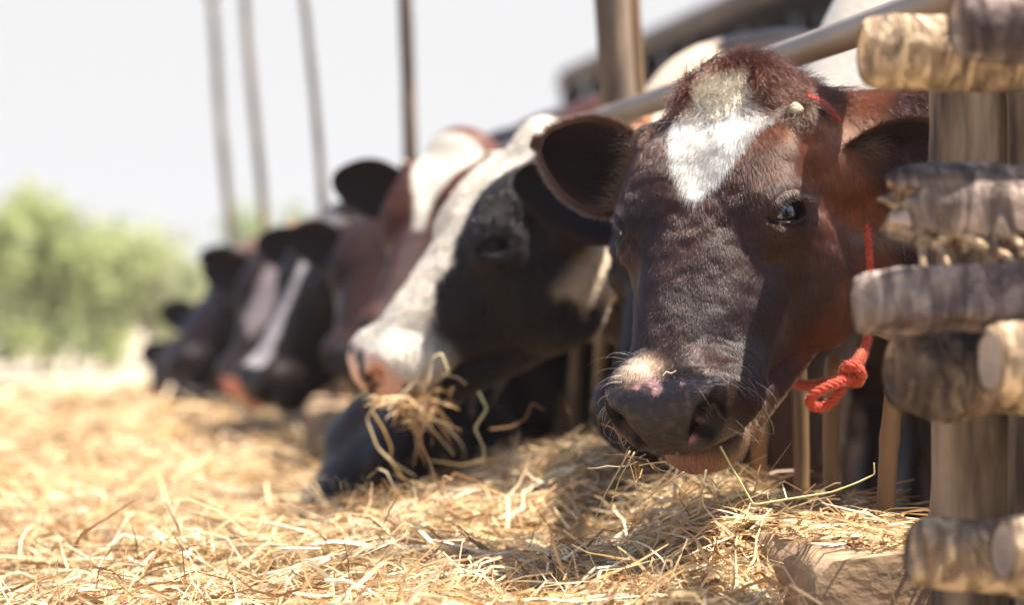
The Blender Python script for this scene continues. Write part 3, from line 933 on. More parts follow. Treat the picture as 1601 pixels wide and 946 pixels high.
# brown cow with a white forehead
poseC = Pose(at(704, 222, 5.35), (-0.30, -0.46, -0.83), (-0.42, -0.70, 0.56), 1.02)
BLC = [(-0.085, -0.03), (-0.075, 0.06), (-0.035, 0.16), (-0.012, 0.235), (0.012, 0.235), (0.022, 0.16), (0.050, 0.10), (0.085, 0.04), (0.075, 0.0), (0.04, -0.02)]
def exC(c, L, P, n):
    return mixc(c, (0.09, 0.06, 0.055), sstep(0.20, 0.26, L[:, 1]) * sstep(0.045, 0.02, np.abs(L[:, 0] + 0.0)) * 0.8)
coatC = make_coat(poseC, (0.055, 0.020, 0.012), BLC, seed=23, body_white=0.1, extra=exC, tip=(0.10, 0.04, 0.025))
cC = make_cow('brown cow with a broad white forehead and one dark ear against the sky', poseC, dict(sh=sh_at(5.95, 0.44), d=BD), coatC, 0.009, matc=MAT_COAT_BACK,
              ear_kw=dict(length=0.185, width=0.128, dark=(0.014, 0.010, 0.010), R=dict(length=0.20, width=0.14, dw=(-0.93, 0.2, 0.22), cw=(0.15, -0.95, -0.2))))

herd = [
    # label, px, py, depth, F, N, base, blaze, extras
    ('dark brown cow with a glossy face, below the dark ear of the white foreheaded cow', 604, 318, 6.25, (-0.18, -0.62, -0.77), (-0.30, -0.72, 0.62), (0.022, 0.011, 0.009), None, dict(), 6.4, 0.97),
    ('black cow with a narrow grey white blaze running down its long face', 520, 338, 6.95, (-0.46, -0.22, -0.86), (-0.58, -0.55, 0.50), BLK,
     [(-0.04, 0.0), (-0.024, 0.12), (-0.022, 0.3), (-0.045, 0.45), (0.045, 0.45), (0.022, 0.3), (0.02, 0.12), (0.035, 0.0)], dict(white=(0.36, 0.32, 0.31)), 7.0, 0.97),
    ('dark cow with rusty orange hair on its poll and a pale pink lip', 456, 366, 7.70, (-0.30, -0.52, -0.80), (-0.35, -0.72, 0.55), (0.018, 0.011, 0.010),
     [(-0.03, 0.12), (-0.05, 0.3), (0.0, 0.36), (0.04, 0.3), (0.02, 0.12)], dict(white=(0.15, 0.12, 0.12), tip=(0.42, 0.15, 0.07), pink=1.0), 7.7, 0.97),
    ('dark cow with one small round ear raised against the green trees', 404, 378, 8.80, (-0.62, -0.22, -0.75), (-0.55, -0.5, 0.62), (0.016, 0.010, 0.010), None, dict(tip=(0.30, 0.11, 0.06)), 8.5, 0.97),
    ('dark blurred cow near the far end of the row, nose to the left', 352, 452, 9.80, (-0.38, -0.50, -0.78), (-0.4, -0.66, 0.60), (0.012, 0.009, 0.009), None, dict(), 9.4, 0.93),
    ('farthest dark cow with its muzzle down at the hay', 296, 515, 10.9, (-0.50, -0.35, -0.80), (-0.55, -0.50, 0.62), (0.014, 0.010, 0.009), None, dict(), 10.3, 0.93),
]
for i, (lab, px, py, Yd, F_, N_, base, bl, kw, Yb, zb) in enumerate(herd):
    ps = Pose(at(px, py, Yd), F_, N_, 1.0 if i == 0 else 1.12)
    co = make_coat(ps, base, bl, seed=50 + i * 3, body_white=-0.2, **kw)
    make_cow(lab, ps, dict(sh=sh_at(Yb, 0.42, zb), d=BD, low=1 if py > 400 else None), co, 0.013, coarse=0.05, matc=MAT_COAT_BACK,
             ear_kw=dict(length=0.19, width=0.13, dark=(0.014, 0.010, 0.010), R=dict(dw=(-0.9, 0.25, 0.30 - 0.12 * (i % 3)), cw=(0.15, -0.95, -0.2))))

# ------------------------------------------------------------------ ground
def smat(m, parent=None): return m
MAT_SOIL = mat_noise('dry_ground', [(0.3, (0.30, 0.24, 0.17)), (0.55, (0.42, 0.35, 0.26)), (0.75, (0.20, 0.24, 0.08))], 0.35, 8, rough=0.95, bump=0.5, bdist=0.05, bscale=6)
me = mesh_np('ground', [(-600, -60, 0), (600, -60, 0), (600, 1500, 0), (-600, 1500, 0)], [(0, 1, 2, 3)], False)
g = link('ground', me, MAT_SOIL); tag(g, kind='structure')

MAT_PEN_SHADE = mat_noise('shaded_pen_floor', [(0.3, (0.040, 0.028, 0.020)), (0.7, (0.095, 0.066, 0.045))], 3, 8, rough=0.85, bump=0.8, bdist=0.04, bscale=9)  # dark colour stands in for the shade on the ground behind the bars
me = mesh_np('pen_ground_shade', [(fence_x(1.0), 1.0, 0.004), (14, 1.0, 0.004), (10, 24, 0.004), (fence_x(24), 24, 0.004)], [(0, 1, 2, 3)], False)
tag(link('pen_ground_shade', me, MAT_PEN_SHADE), kind='structure')

# ------------------------------------------------------------------ tubes
def frames(path):
    p = np.asarray(path, float); t = np.gradient(p, axis=0)
    t /= np.linalg.norm(t, axis=1, keepdims=True) + 1e-12
    ref = np.array([0.0, 0.0, 1.0]) if abs(t[0, 2]) < 0.9 else np.array([1.0, 0, 0])
    u = []; cur = np.cross(t[0], ref); cur /= np.linalg.norm(cur)
    for i in range(len(p)):
        cur = cur - t[i] * (cur @ t[i]); cur /= np.linalg.norm(cur) + 1e-12
        u.append(cur.copy())
    u = np.array(u)
    return p, t, u, np.cross(t, u)

def tube(path, r, seg=12, rfun=None, caps=True, off=0):
    """r scalar or per point; rfun(s (n), ang (seg)) -> multiplicative displacement"""
    p, t, u, v = frames(path)
    n = len(p); r = np.broadcast_to(np.asarray(r, float), (n,))
    ang = np.linspace(0, 2 * math.pi, seg, endpoint=False)
    R_ = r[:, None] * np.ones((1, seg))
    if rfun is not None: R_ = R_ * rfun(p, ang, u, v)
    V = p[:, None] + (u[:, None] * np.cos(ang)[None, :, None] + v[:, None] * np.sin(ang)[None, :, None]) * R_[..., None]
    V = V.reshape(-1, 3)
    i = np.arange(n - 1)[:, None]; j = np.arange(seg)[None]
    F = np.stack([i * seg + j, i * seg + (j + 1) % seg, (i + 1) * seg + (j + 1) % seg, (i + 1) * seg + j], -1).reshape(-1, 4)
    if caps:
        c0, c1_ = len(V), len(V) + 1
        V = np.concatenate([V, p[:1], p[-1:]])
        jj = np.arange(seg)
        F = np.concatenate([F, np.stack([np.full(seg, c0), (jj + 1) % seg, jj, jj], 1)[:, [0, 1, 2, 2]] * 0 + np.stack([np.full(seg, c0), (jj + 1) % seg, jj, np.full(seg, c0)], 1)])
        F = np.concatenate([F, np.stack([np.full(seg, c1_), (n - 1) * seg + jj, (n - 1) * seg + (jj + 1) % seg, np.full(seg, c1_)], 1)])
    return V, F + off

def tri_mesh(name, V, F, smooth=True, col=None):
    """faces may hold repeated indices (caps); split into tris"""
    F = np.asarray(F)
    deg = F[:, 0] == F[:, 3]
    T = np.concatenate([F[~deg][:, [0, 1, 2]], F[~deg][:, [0, 2, 3]], F[deg][:, :3]])
    return mesh_np(name, V, T, smooth, col)

def lin(a, b, n): 
    a = np.array(a, float); b = np.array(b, float)
    return a + (b - a) * np.linspace(0, 1, n)[:, None]

# ------------------------------------------------------------------ wood
MAT_BAMBOO = mat_noise('bamboo', [(0.32, (0.06, 0.032, 0.016)), (0.5, (0.20, 0.115, 0.05)), (0.75, (0.36, 0.23, 0.11))], 9, 6, (1, 1, 0.25), 0.5, 0.4, 0.004, 0.4)
MAT_POLE = mat_noise('weathered_pole', [(0.3, (0.035, 0.027, 0.022)), (0.5, (0.12, 0.085, 0.058)), (0.72, (0.26, 0.19, 0.12))], 11, 9, (1, 1, 0.35), 0.75, 0.6, 0.006)
MAT_PIPE = mat_noise('worn_pipe', [(0.3, (0.09, 0.065, 0.045)), (0.55, (0.20, 0.155, 0.11)), (0.8, (0.34, 0.28, 0.21))], 6, 7, (1, 0.3, 1), 0.5, 0.3, 0.003, 0.5)
MAT_RED = mat_noise('red_rail', [(0.3, (0.16, 0.06, 0.04)), (0.7, (0.30, 0.13, 0.09))], 8, 5, (1, 0.3, 1), 0.6, 0.3, 0.003)
MAT_POST = mat_noise('grey_post', [(0.36, (0.045, 0.030, 0.021)), (0.5, (0.15, 0.105, 0.068)), (0.66, (0.28, 0.205, 0.135))], 22, 9, (1, 1, 0.22), 0.85, 0.6, 0.008)
def mat_bark(name, pale, mid, dark, seed):
    m, t, b = new_mat(name)
    tc = t.nodes.new('ShaderNodeTexCoord')
    def noise(scale, st, dist=0.0, det=8):
        mp = t.nodes.new('ShaderNodeMapping'); mp.inputs['Scale'].default_value = st; mp.inputs['Location'].default_value = (seed, seed * 2, 0)
        t.links.new(tc.outputs['Object'], mp.inputs[0])
        n = t.nodes.new('ShaderNodeTexNoise'); n.inputs['Scale'].default_value = scale; n.inputs['Detail'].default_value = det; n.inputs['Distortion'].default_value = dist
        t.links.new(mp.outputs[0], n.inputs['Vector']); return n
    def ramp(n, stops):
        r = t.nodes.new('ShaderNodeValToRGB'); e = r.color_ramp.elements
        while len(e) < len(stops): e.new(0.5)
        for k, (p, c) in enumerate(stops): e[k].position = p; e[k].color = (*c, 1)
        t.links.new(n.outputs[0], r.inputs[0]); return r
    big = ramp(noise(5.5, (1.0, 1.6, 1.6), 1.0), [(0.36, mid), (0.52, pale), (0.72, tuple(x * 1.15 for x in pale))])
    crk = ramp(noise(16, (2.6, 0.8, 0.8), 1.6), [(0.32, (0.05,) * 3), (0.56, (1.0,) * 3)])
    spot = ramp(noise(3.2, (1.2, 1.2, 1.2), 2.2), [(0.33, (0.1,) * 3), (0.47, (1.0,) * 3)])
    def mix(f, c, col, invert=True):
        mxn = t.nodes.new('ShaderNodeMixRGB'); t.links.new(f.outputs[0], mxn.inputs[0])
        mxn.inputs[1].default_value = (*col, 1); t.links.new(c.outputs[0], mxn.inputs[2]); return mxn
    c = mix(crk, big, mid); c = mix(spot, c, dark)
    t.links.new(c.outputs[0], b.inputs['Base Color']); b.inputs['Roughness'].default_value = 0.85; b.inputs['Specular IOR Level'].default_value = 0.2
    bp = t.nodes.new('ShaderNodeBump'); bp.inputs['Strength'].default_value = 1.0; bp.inputs['Distance'].default_value = 0.018
    ad = t.nodes.new('ShaderNodeMath'); ad.operation = 'ADD'
    t.links.new(noise(30, (0.6, 1, 1), 0.5).outputs[0], ad.inputs[0]); t.links.new(crk.outputs[0], ad.inputs[1])
    t.links.new(ad.outputs[0], bp.inputs['Height']); t.links.new(bp.outputs[0], b.inputs['Normal'])
    return m
MAT_LOG = mat_bark('bark_log', (0.54, 0.385, 0.235), (0.22, 0.14, 0.09), (0.05, 0.034, 0.028), 1)
MAT_LOGG = mat_bark('grey_log', (0.34, 0.26, 0.215), (0.12, 0.085, 0.075), (0.035, 0.025, 0.025), 5)
MAT_CUT = mat_noise('cut_wood', [(0.3, (0.20, 0.155, 0.125)), (0.6, (0.36, 0.28, 0.22)), (0.85, (0.55, 0.42, 0.28))], 12, 7, (1, 1, 1), 0.85, 0.6, 0.006)
MAT_CURB = mat_noise('earthy_curb', [(0.25, (0.16, 0.10, 0.06)), (0.55, (0.33, 0.22, 0.13)), (0.8, (0.45, 0.33, 0.20))], 7, 8, (1, 1, 1.5), 0.95, 0.8, 0.012)

MAT_TIE = mat_noise('tie_rope', [(0.3, (0.35, 0.15, 0.07)), (0.7, (0.60, 0.32, 0.18))], 60, 4, rough=0.9, bump=0.5, bdist=0.002)
CZ = H - 0.27            # top of the curb
# curb under the bars
def curb():
    o = empty('curb', (fence_x(2.7), 2.72, 0), 'brown earthen curb under the fence bars, strewn with hay', 'curb')
    ny, nx = 240, 14
    V = []; F = []
    ys = np.linspace(0, 1, ny) ** 1.6 * 12.0 + 2.72
    prof = [(-0.215, 0.0), (-0.21, 0.30), (-0.20, CZ - 0.03), (-0.18, CZ - 0.004), (-0.10, CZ + 0.004), (0.0, CZ), (0.08, CZ - 0.002), (0.12, CZ - 0.02), (0.13, 0.0)]
    for y in ys:
        for (dx, z) in prof: V.append((fence_x(y) + dx, y, z))
    V = np.array(V); k = len(prof)
    nn = fbm(V, 9, 3, 3)
    V[:, 0] += nn * 0.020; V[:, 2] += np.where(V[:, 2] > 0.1, fbm(V, 7, 9, 3) * 0.020, 0)
    for i in range(ny - 1):
        for j in range(k - 1):
            a = i * k + j; F.append((a, a + 1, a + k + 1, a + k))
    # near end face, finely divided so it can be rough
    base = len(V); E = []
    for i in range(k):
        for q in range(8):
            t = q / 7; E.append((V[i, 0], V[i, 1] - 0.02 * math.sin(math.pi * t) * 0, V[i, 2] * t if V[i, 2] > 0.1 else 0))
    E = np.array(E); wq = 1 - np.tile(np.arange(8) / 7.0, k) ** 4; E[:, 1] -= wq * 0.030 * (0.6 + fbm(E * np.array([1, 1, 0.5]), 14, 8, 3)); E[:, 0] += wq * 0.01 * fbm(E, 20, 4, 2)
    V = np.concatenate([V, E])
    for i in range(k - 1):
        for q in range(7):
            a = base + i * 8 + q; F.append((a, a + 8, a + 9, a + 1))
    me = mesh_np('kerb_body', V, np.array(F), True)
    link('curb_body', me, MAT_CURB, o)
    return o
curb()

# fence: bars, rails
fence = empty('fence', (fence_x(3.0), 3.0, 0), 'rustic fence of upright bamboo bars with long rails above the cattle necks', 'fence')
def wob(seed, a=0.12, sc=30):
    return lambda p, ang, u, v: 1 + a * fbm((p[:, None] + (u[:, None] * np.cos(ang)[None, :, None] + v[:, None] * np.sin(ang)[None, :, None]) * 0.03), sc, seed, 2)
Yb = 2.66
r5 = random.Random(5)
barY = [2.93, 3.09, 3.26, 3.425, 3.62]
y_ = 3.80
while y_ < 9.5:
    barY.append(y_); y_ += 0.13 + 0.05 * r5.random()
for k, Yk in enumerate(barY):
    top = 0.70 if k < 5 else 0.72 + 0.05 * r5.random()
    lean = r5.uniform(-0.02, 0.03)
    bend = r5.uniform(-0.012, 0.012)
    n = 14; zz = np.linspace(CZ - 0.05, top, n); t = (zz - zz[0]) / (zz[-1] - zz[0])
    path = np.stack([fence_x(Yk) + 0.02 + lean * t * 0.6 + bend * np.sin(t * 3.1), np.full(n, Yk) - lean * t * 0.5, zz], 1)
    rad = r5.uniform(0.0115, 0.0145) * (1 + 0.12 * (np.abs(((zz * 7.0 + k * 0.37) % 1.0) - 0.5) < 0.07))
    V, F = tube(path, rad, 12, wob(k, 0.08))
    link('bar', tri_mesh('bar', V, F), MAT_BAMBOO, fence)
# rails
pth = lin((fence_x(2.35), 2.35, H + 0.385), (fence_x(13.5), 13.5, H + 0.37), 80)
V, F = tube(pth, 0.0215, 16, wob(3, 0.06, 12)); link('rail', tri_mesh('rail', V, F), MAT_PIPE, fence)
pth = lin((fence_x(3.62) + 0.035, 3.62, H + 0.33), (fence_x(9.5) + 0.03, 9.5, H + 0.325), 50)
V, F = tube(pth, 0.016, 12, wob(4, 0.06, 12)); link('rail', tri_mesh('rail', V, F), MAT_RED, fence)
pth = lin((fence_x(3.75) + 0.05, 3.75, 0.715), (fence_x(9.4) + 0.05, 9.4, 0.715), 50)
V, F = tube(pth, 0.014, 10, wob(5, 0.06, 12)); link('rail', tri_mesh('rail', V, F), MAT_BAMBOO, fence)

# leaning poles along the fence: (base px, depth, top px at y=0, radius, label)
poles = [(980, 4.54, 962, 0.036, 'thick wooden pole with a rope tie, nearest of the leaning poles'),
         (646, 6.70, 630, 0.021, 'slim brown pole rising beside the white foreheaded cow'),
         (502, 8.70, 476, 0.015, 'thin dark pole above the ear of the white foreheaded cow'),
         (408, 10.9, 384, 0.021, 'grey blurred pole, second from the left'),
         (356, 12.9, 330, 0.026, 'faint forked pole, farthest and leftmost of the poles')]
for k, (pb, Yk, pt, rr_, lab) in enumerate(poles):
    b = at(pb, 300, Yk); t_ = at(pt, 0, Yk)
    sl = (t_ - b) / (t_.z - b.z)
    top = t_ + sl * (0.7 if k < 4 else -0.02); bot = b + sl * (0 - b.z)
    o = empty('pole', (bot.x, bot.y, 0), lab, 'pole', 'leaning poles along the fence')
    pth = lin(tuple(bot), tuple(top), 60)
    pth[:, 0] += 0.006 * np.sin(pth[:, 2] * 4 + k); 
    V, F = tube(pth, rr_ * np.linspace(1.12, 0.9, 60), 14, wob(20 + k, 0.12, 14))
    link('shaft', tri_mesh('shaft', V, F), MAT_POLE, o)
    if k == 0:      # stub of sawn off board nailed beside the pole, as in the photo's pale edge
        p2 = pth.copy(); p2[:, 0] += rr_ * 1.15; p2[:, 1] += 0.02
        V, F = tube(p2[18:], 0.013, 8, wob(31, 0.1, 20)); link('batten', tri_mesh('batten', V, F), MAT_BAMBOO, o)
    if k == 4:
        for s in (-1, 1):
            V, F = tube(lin(tuple(top), (top.x + s * 0.07, top.y, top.z + 0.16), 8), np.linspace(0.016, 0.010, 8), 8); link('fork', tri_mesh('fork', V, F), MAT_POLE, o)
    if k < 1:
        c = at(pb - 2, 195, Yk) if k == 0 else at(pb - 2, 190, Yk)
        V = np.zeros((0, 3)); F = np.zeros((0, 4), int)
        for w_ in range(5):
            a = np.linspace(0, 2 * math.pi, 26)
            R0 = rr_ * 1.25 + 0.004
            ring = np.stack([c.x + np.cos(a) * R0, c.y + np.sin(a) * R0, c.z - 0.02 + w_ * 0.011 + 0.006 * np.sin(a + w_)], 1)
            v_, f_ = tube(ring, 0.0052, 6, caps=False, off=len(V)); V = np.concatenate([V, v_]); F = np.concatenate([F, f_])
        for (dx, dz) in ((0.06, -0.05), (0.045, -0.09), (-0.06, -0.02)):
            v_, f_ = tube(lin((c.x + rr_, c.y - 0.02, c.z), (c.x + rr_ + dx, c.y - 0.03, c.z + dz), 6), 0.005, 6, off=len(V)); V = np.concatenate([V, v_]); F = np.concatenate([F, f_])
        ro = link('rope_tie', tri_mesh('rope_tie', V, F), MAT_TIE)
        tag(ro, 'orange brown rope wound round the thick pole and rail' if k == 0 else 'rope wound round the slim brown pole', 'rope')

# ------------------------------------------------------------------ near post and stacked logs
def post(name, lab, px0, px1, Yk, z1, z0=0.0, dpt=0.07):
    a, b = at(px0, 500, Yk).x, at(px1, 500, Yk).x
    n = 60; zs_ = np.linspace(z0, z1, n)
    c = ((a + b) / 2, Yk + dpt / 2)
    hw, hd = (b - a) / 2, dpt / 2
    V = []; seg = 56
    for z in zs_:
        for j in range(seg):
            an = 2 * math.pi * (j + 0.5) / seg
            ca, sa = math.cos(an), math.sin(an)
            m = (abs(ca) ** 6 + abs(sa) ** 6) ** (-1 / 6)
            V.append((c[0] + ca * m * hw, c[1] + sa * m * hd, z))
    V = np.array(V)
    d = fbm(V * np.array([1, 1, 0.10]), 75, 3, 3) * 0.008
    nrm = V - np.array([*c, 0]); nrm[:, 2] = 0; nrm /= np.linalg.norm(nrm, axis=1, keepdims=True)
    V = V + nrm * d[:, None]
    F = [(i * seg + j, i * seg + (j + 1) % seg, (i + 1) * seg + (j + 1) % seg, (i + 1) * seg + j) for i in range(n - 1) for j in range(seg)]
    V = np.concatenate([V, [[c[0], c[1], z1]]]); top = len(V) - 1
    F += [(top, (n - 1) * seg + j, (n - 1) * seg + (j + 1) % seg, top) for j in range(seg)]
    o = link(name, tri_mesh(name, V, np.array(F)), MAT_POST)
    return tag(o, lab, 'post')
post('gate_post', 'grey weathered square post behind the stacked log ends', 1472, 1588, 2.62, 1.08)
post('side_post', 'pale narrow post at the right edge of the picture', 1592, 1640, 2.56, 1.10)

def log(lab, px, py, Yk, r, length, mat, seed, dirv=(1, 0.12, 0.02), square=0.0, knot=None, taper=0.0, ragged=0.0, cutmat=None, rough=0.17):
    p0 = at(px, py, Yk); d = Vector(dirv).normalized()
    o = empty('log', (p0.x, p0.y, p0.z - r), lab, 'log', 'stacked log ends by the near post')
    n, seg = 130, 84
    L0 = r * 0.0
    # rounded end profile then the shaft
    s = np.concatenate([np.array([0.0, 0.004, 0.011, 0.020, 0.031]), np.linspace(0.044, length, n)])
    rp = r * np.concatenate([np.array([0.74, 0.86, 0.93, 0.97, 0.99]), np.ones(n)]) * (1 + taper * np.exp(-s / 0.05))
    pth = np.array(p0)[None] + np.array(d)[None] * s[:, None]
    pth[:, 2] += 0.006 * np.sin(s * 9 + seed)
    def rf(p, ang, u, v):
        q = p[:, None] + (u[:, None] * np.cos(ang)[None, :, None] + v[:, None] * np.sin(ang)[None, :, None]) * r
        k = 1 + rough * fbm(q * np.array([0.6, 1, 1]), 14, seed, 4) + 0.05 * fbm(q, 60, seed + 5, 3)
        if square: k = k * ((np.abs(np.cos(ang + 0.35)) ** 5 + np.abs(np.sin(ang + 0.35)) ** 5) ** (-1 / 5) * 0.92 * square + (1 - square))[None]
        if knot is not None:
            kc = np.array(knot)  # (s, angle, size)
            k = k + 0.30 * np.exp(-(((s - kc[0])[:, None] / kc[2]) ** 2 + (np.angle(np.exp(1j * (ang - kc[1])))[None] / (kc[2] / r)) ** 2))
        ridge = 1 - np.clip(np.abs(fbm(q * np.array([0.45, 1, 1]), 26, seed + 21, 2)) * 9, 0, 1)
        k = k - (0.0 if square else 0.07) * ridge * sstep(-0.1, 0.15, fbm(q, 7, seed + 2, 2))
        # plates of missing bark
        pl = fbm(q, 9, seed + 11, 3)
        k = k - 0.045 * sstep(0.08, 0.12, pl)
        return k
    # ragged end
    V, F = tube(pth, rp, seg, rf, caps=False)
    if ragged:
        G = V.reshape(len(s), seg, 3)
        jag = (fbm(np.stack([np.cos(np.arange(seg) / seg * 6.283) * 1.0, np.sin(np.arange(seg) / seg * 6.283), np.zeros(seg)], 1), 2.5, seed, 3)) * ragged
        wgt = np.exp(-s / 0.06)
        G = G - np.array(d)[None, None] * (jag[None, :] * wgt[:, None])[..., None]
        V = G.reshape(-1, 3)
    link('bark', mesh_np('bark', V, F), mat, o)
    # cut face: a slightly dished disc with rings
    E = [np.array(p0) + np.array(d) * 0.006]; FF = []
    ring0 = V[:seg]; c = ring0.mean(0)
    E = [c + np.array(d) * 0.004]
    for q in range(1, 7):
        for j in range(seg):
            E.append(c + (ring0[j] - c) * (q / 6) * 0.995 + np.array(d) * (0.002 * math.sin(q * 2.5) + 0.001))
    for j in range(seg): FF.append((0, 1 + (j + 1) % seg, 1 + j, 0))
    for q in range(5):
        for j in range(seg):
            a = 1 + q * seg + j; b = 1 + q * seg + (j + 1) % seg
            FF.append((a, b, b + seg, a + seg))
    link('cut_end', tri_mesh('cut_end', np.array(E), np.array(FF)), cutmat or MAT_CUT, o)
    return o, p0, d

log('thick tan log end at the top of the stack, over the cow ear', 1350, 84, 2.36, 0.0400, 1.3, MAT_LOG, 3, (1, 0.10, 0.085), taper=-0.06, cutmat=MAT_LOG)
log('dark grey log end overlapping the topmost tan log', 1498, 46, 2.26, 0.0400, 1.2, MAT_LOGG, 8, (1, 0.16, 0.04), cutmat=MAT_LOGG)
log('ragged grey log with peeling bark, second from the top', 1402, 330, 2.38, 0.0400, 1.3, MAT_LOGG, 14, (1, 0.06, -0.01), ragged=0.05, rough=0.34, cutmat=MAT_LOG)
log('straight squared grey beam in the middle of the stack', 1335, 478, 2.34, 0.0330, 1.4, MAT_LOGG, 19, (1, 0.02, 0.012), square=1.0, rough=0.05, cutmat=MAT_LOGG)
log('rounded tan log end just below the squared beam', 1392, 590, 2.38, 0.0410, 1.3, MAT_LOG, 27, (1, 0.10, 0.01), taper=0.06, knot=(0.06, 1.2, 0.03), cutmat=MAT_LOG)
log('sawn log end at the right edge below the squared beam', 1545, 572, 2.25, 0.0400, 1.2, MAT_LOG, 33, (1, 0.25, 0.0))
log('lowest tan log end of the stack, near the bottom edge', 1424, 862, 2.36, 0.0385, 1.3, MAT_LOG, 41, (1, 0.10, -0.03), knot=(0.12, 0.4, 0.03), cutmat=MAT_LOG)
log('sawn log end at the lower right corner', 1566, 868, 2.25, 0.0385, 1.2, MAT_LOG, 46, (1, 0.25, -0.02))
# strips of torn bark hanging from the ragged log
V = np.zeros((0, 3)); F = np.zeros((0, 4), int)
for (x0, y0, x1, y1, r_) in ((1448, 372, 1440, 432, 0.006), (1470, 380, 1540, 395, 0.008), (1500, 385, 1585, 420, 0.009), (1560, 375, 1600, 400, 0.008), (1462, 385, 1480, 425, 0.006)):
    a, b = at(x0, y0, 2.36), at(x1, y1, 2.35)
    p_ = lin(tuple(a), tuple(b), 12); p_[:, 2] += 0.012 * np.sin(np.linspace(0, 3.1, 12)); p_[:, 1] += 0.01 * np.sin(np.linspace(0, 5, 12))
    v_, f_ = tube(p_, r_ * np.linspace(1.1, 0.5, 12), 8, wob(int(x0), 0.4, 60), off=len(V)); V = np.concatenate([V, v_]); F = np.concatenate([F, f_])
tag(link('torn_bark', tri_mesh('torn_bark', V, F), MAT_LOG), 'curled strips of torn bark hanging under the ragged log', 'bark')

# ------------------------------------------------------------------ cattle shed roof behind the fence
MAT_ROOF = mat_noise('rusty_sheet', [(0.3, (0.06, 0.045, 0.04)), (0.7, (0.16, 0.12, 0.10))], 3, 6, (1, 1, 1), 0.7, 0.3, 0.01)
sh_ = empty('cattle_shed', (4.0, 12, 0), 'dark roofed cattle shed behind the herd', 'shed')
def roofx(Y): return 4.55 - FENCE_K * Y
V = []; 
ya, yb = 7.0, 20.0
ribs = 60
for i in range(ribs * 2 + 1):
    Y = ya + (yb - ya) * i / (ribs * 2)
    dz = 0.03 if i % 2 else 0.0
    for (dx, z) in ((0, 2.76), (0, 2.83), (3.2, 3.75), (3.2, 3.65)):
        V.append((roofx(Y) + dx, Y, z + dz))
F = []
for i in range(ribs * 2):
    for j in range(4):
        a = i * 4 + j; b = i * 4 + (j + 1) % 4; F.append((a, b, b + 4, a + 4))
link('roof', mesh_np('roof', V, np.array(F), False), MAT_ROOF, sh_)
def slab(name, x0, x1, y0, y1, z0, z1, mat):
    n = 14; V = []; F = []
    along = (y1 - y0) > (x1 - x0)
    for i in range(n):
        a0, a1 = i / n, (i + 1) / n - 0.004
        d = 0.012 * (i % 2)
        if along:
            xs_ = (x0 - d, x1 - d); V += [(xs_[p] - FENCE_K * ((y0 + (y1 - y0) * (a0 if q == 0 else a1)) - y0), y0 + (y1 - y0) * (a0 if q == 0 else a1), z) for p in (0, 1) for q in (0, 1) for z in (z0, z1)]
        else:
            V += [(x0 + (x1 - x0) * (a0 if p == 0 else a1), (y0, y1)[q] - d, z) for p in (0, 1) for q in (0, 1) for z in (z0, z1 + 0.287 * (x1 - x0) * (a0 if p == 0 else a1))]
        b = len(V) - 8
        F += [tuple(b + q for q in f) for f in ((0, 1, 3, 2), (4, 6, 7, 5), (0, 4, 5, 1), (2, 3, 7, 6), (0, 2, 6, 4), (1, 5, 7, 3))]
    o = link(name, mesh_np(name, V, np.array(F), False), mat, sh_); o['kind'] = 'stuff'
MAT_BOARD = mat_noise('dark_boards', [(0.3, (0.035, 0.026, 0.022)), (0.7, (0.085, 0.062, 0.050))], 4, 6, (1, 1, 0.3), 0.85, 0.4, 0.01)
slab('end_wall', roofx(yb) + 0.02, roofx(yb) + 3.1, yb - 0.16, yb - 0.10, 0, 2.80, MAT_BOARD)
slab('back_wall', roofx(ya) + 3.0, roofx(ya) + 3.06, ya, yb, 0, 3.45, MAT_BOARD)
for Y in (8, 12, 16, 19.8):
    V, F = tube(lin((roofx(Y) + 0.5, Y, 0), (roofx(Y) + 0.5, Y, 2.85), 12), 0.05, 10, wob(int(Y), 0.1)); link('post', tri_mesh('post', V, F), MAT_POLE, sh_)
V, F = tube(lin((roofx(ya) + 0.02, ya, 2.74), (roofx(yb) + 0.02, yb, 2.74), 12), 0.045, 10, wob(9, 0.1)); link('eave_beam', tri_mesh('eave_beam', V, F), MAT_POLE, sh_)

# ------------------------------------------------------------------ small house and trees far left
MAT_WHITEWASH = mat_noise('whitewash', [(0.3, (0.62, 0.60, 0.56)), (0.7, (0.78, 0.77, 0.74))], 2, 5, rough=0.9, bump=0.2)
MAT_TILE = mat_noise('brown_tiles', [(0.3, (0.10, 0.07, 0.05)), (0.7, (0.20, 0.14, 0.10))], 5, 5, rough=0.9, bump=0.3)
MAT_DARK = mat_noise('dark_door', [(0.3, (0.05, 0.05, 0.06)), (0.7, (0.10, 0.10, 0.12))], 5, 5)
hs = at(18, 545, 40.0); ho = empty('small_house', (hs.x, 41.0, 0), 'small white outbuilding with a brown roof at the foot of the trees', 'house')
def box(name, x0, x1, y0, y1, z0, z1, mat, parent):
    V = [(x, y, z) for x in (x0, x1) for y in (y0, y1) for z in (z0, z1)]
    F = [(0, 1, 3, 2), (4, 6, 7, 5), (0, 4, 5, 1), (2, 3, 7, 6), (0, 2, 6, 4), (1, 5, 7, 3)]
    return link(name, mesh_np(name, V, np.array(F), False), mat, parent)
x0, x1 = hs.x - 0.30, hs.x + 0.36
box('wall', x0, x1, 40, 42, 0, 0.72, MAT_WHITEWASH, ho)
box('door', hs.x - 0.2, hs.x - 0.04, 39.97, 40.0, 0, 0.55, MAT_DARK, ho)
V = [(x0 - .08, 39.8, .70), (x1 + .08, 39.8, .70), (x1 + .08, 42.2, .70), (x0 - .08, 42.2, .70), (x0 - .05, 41, 1.12), (x1 + .05, 41, 1.12)]
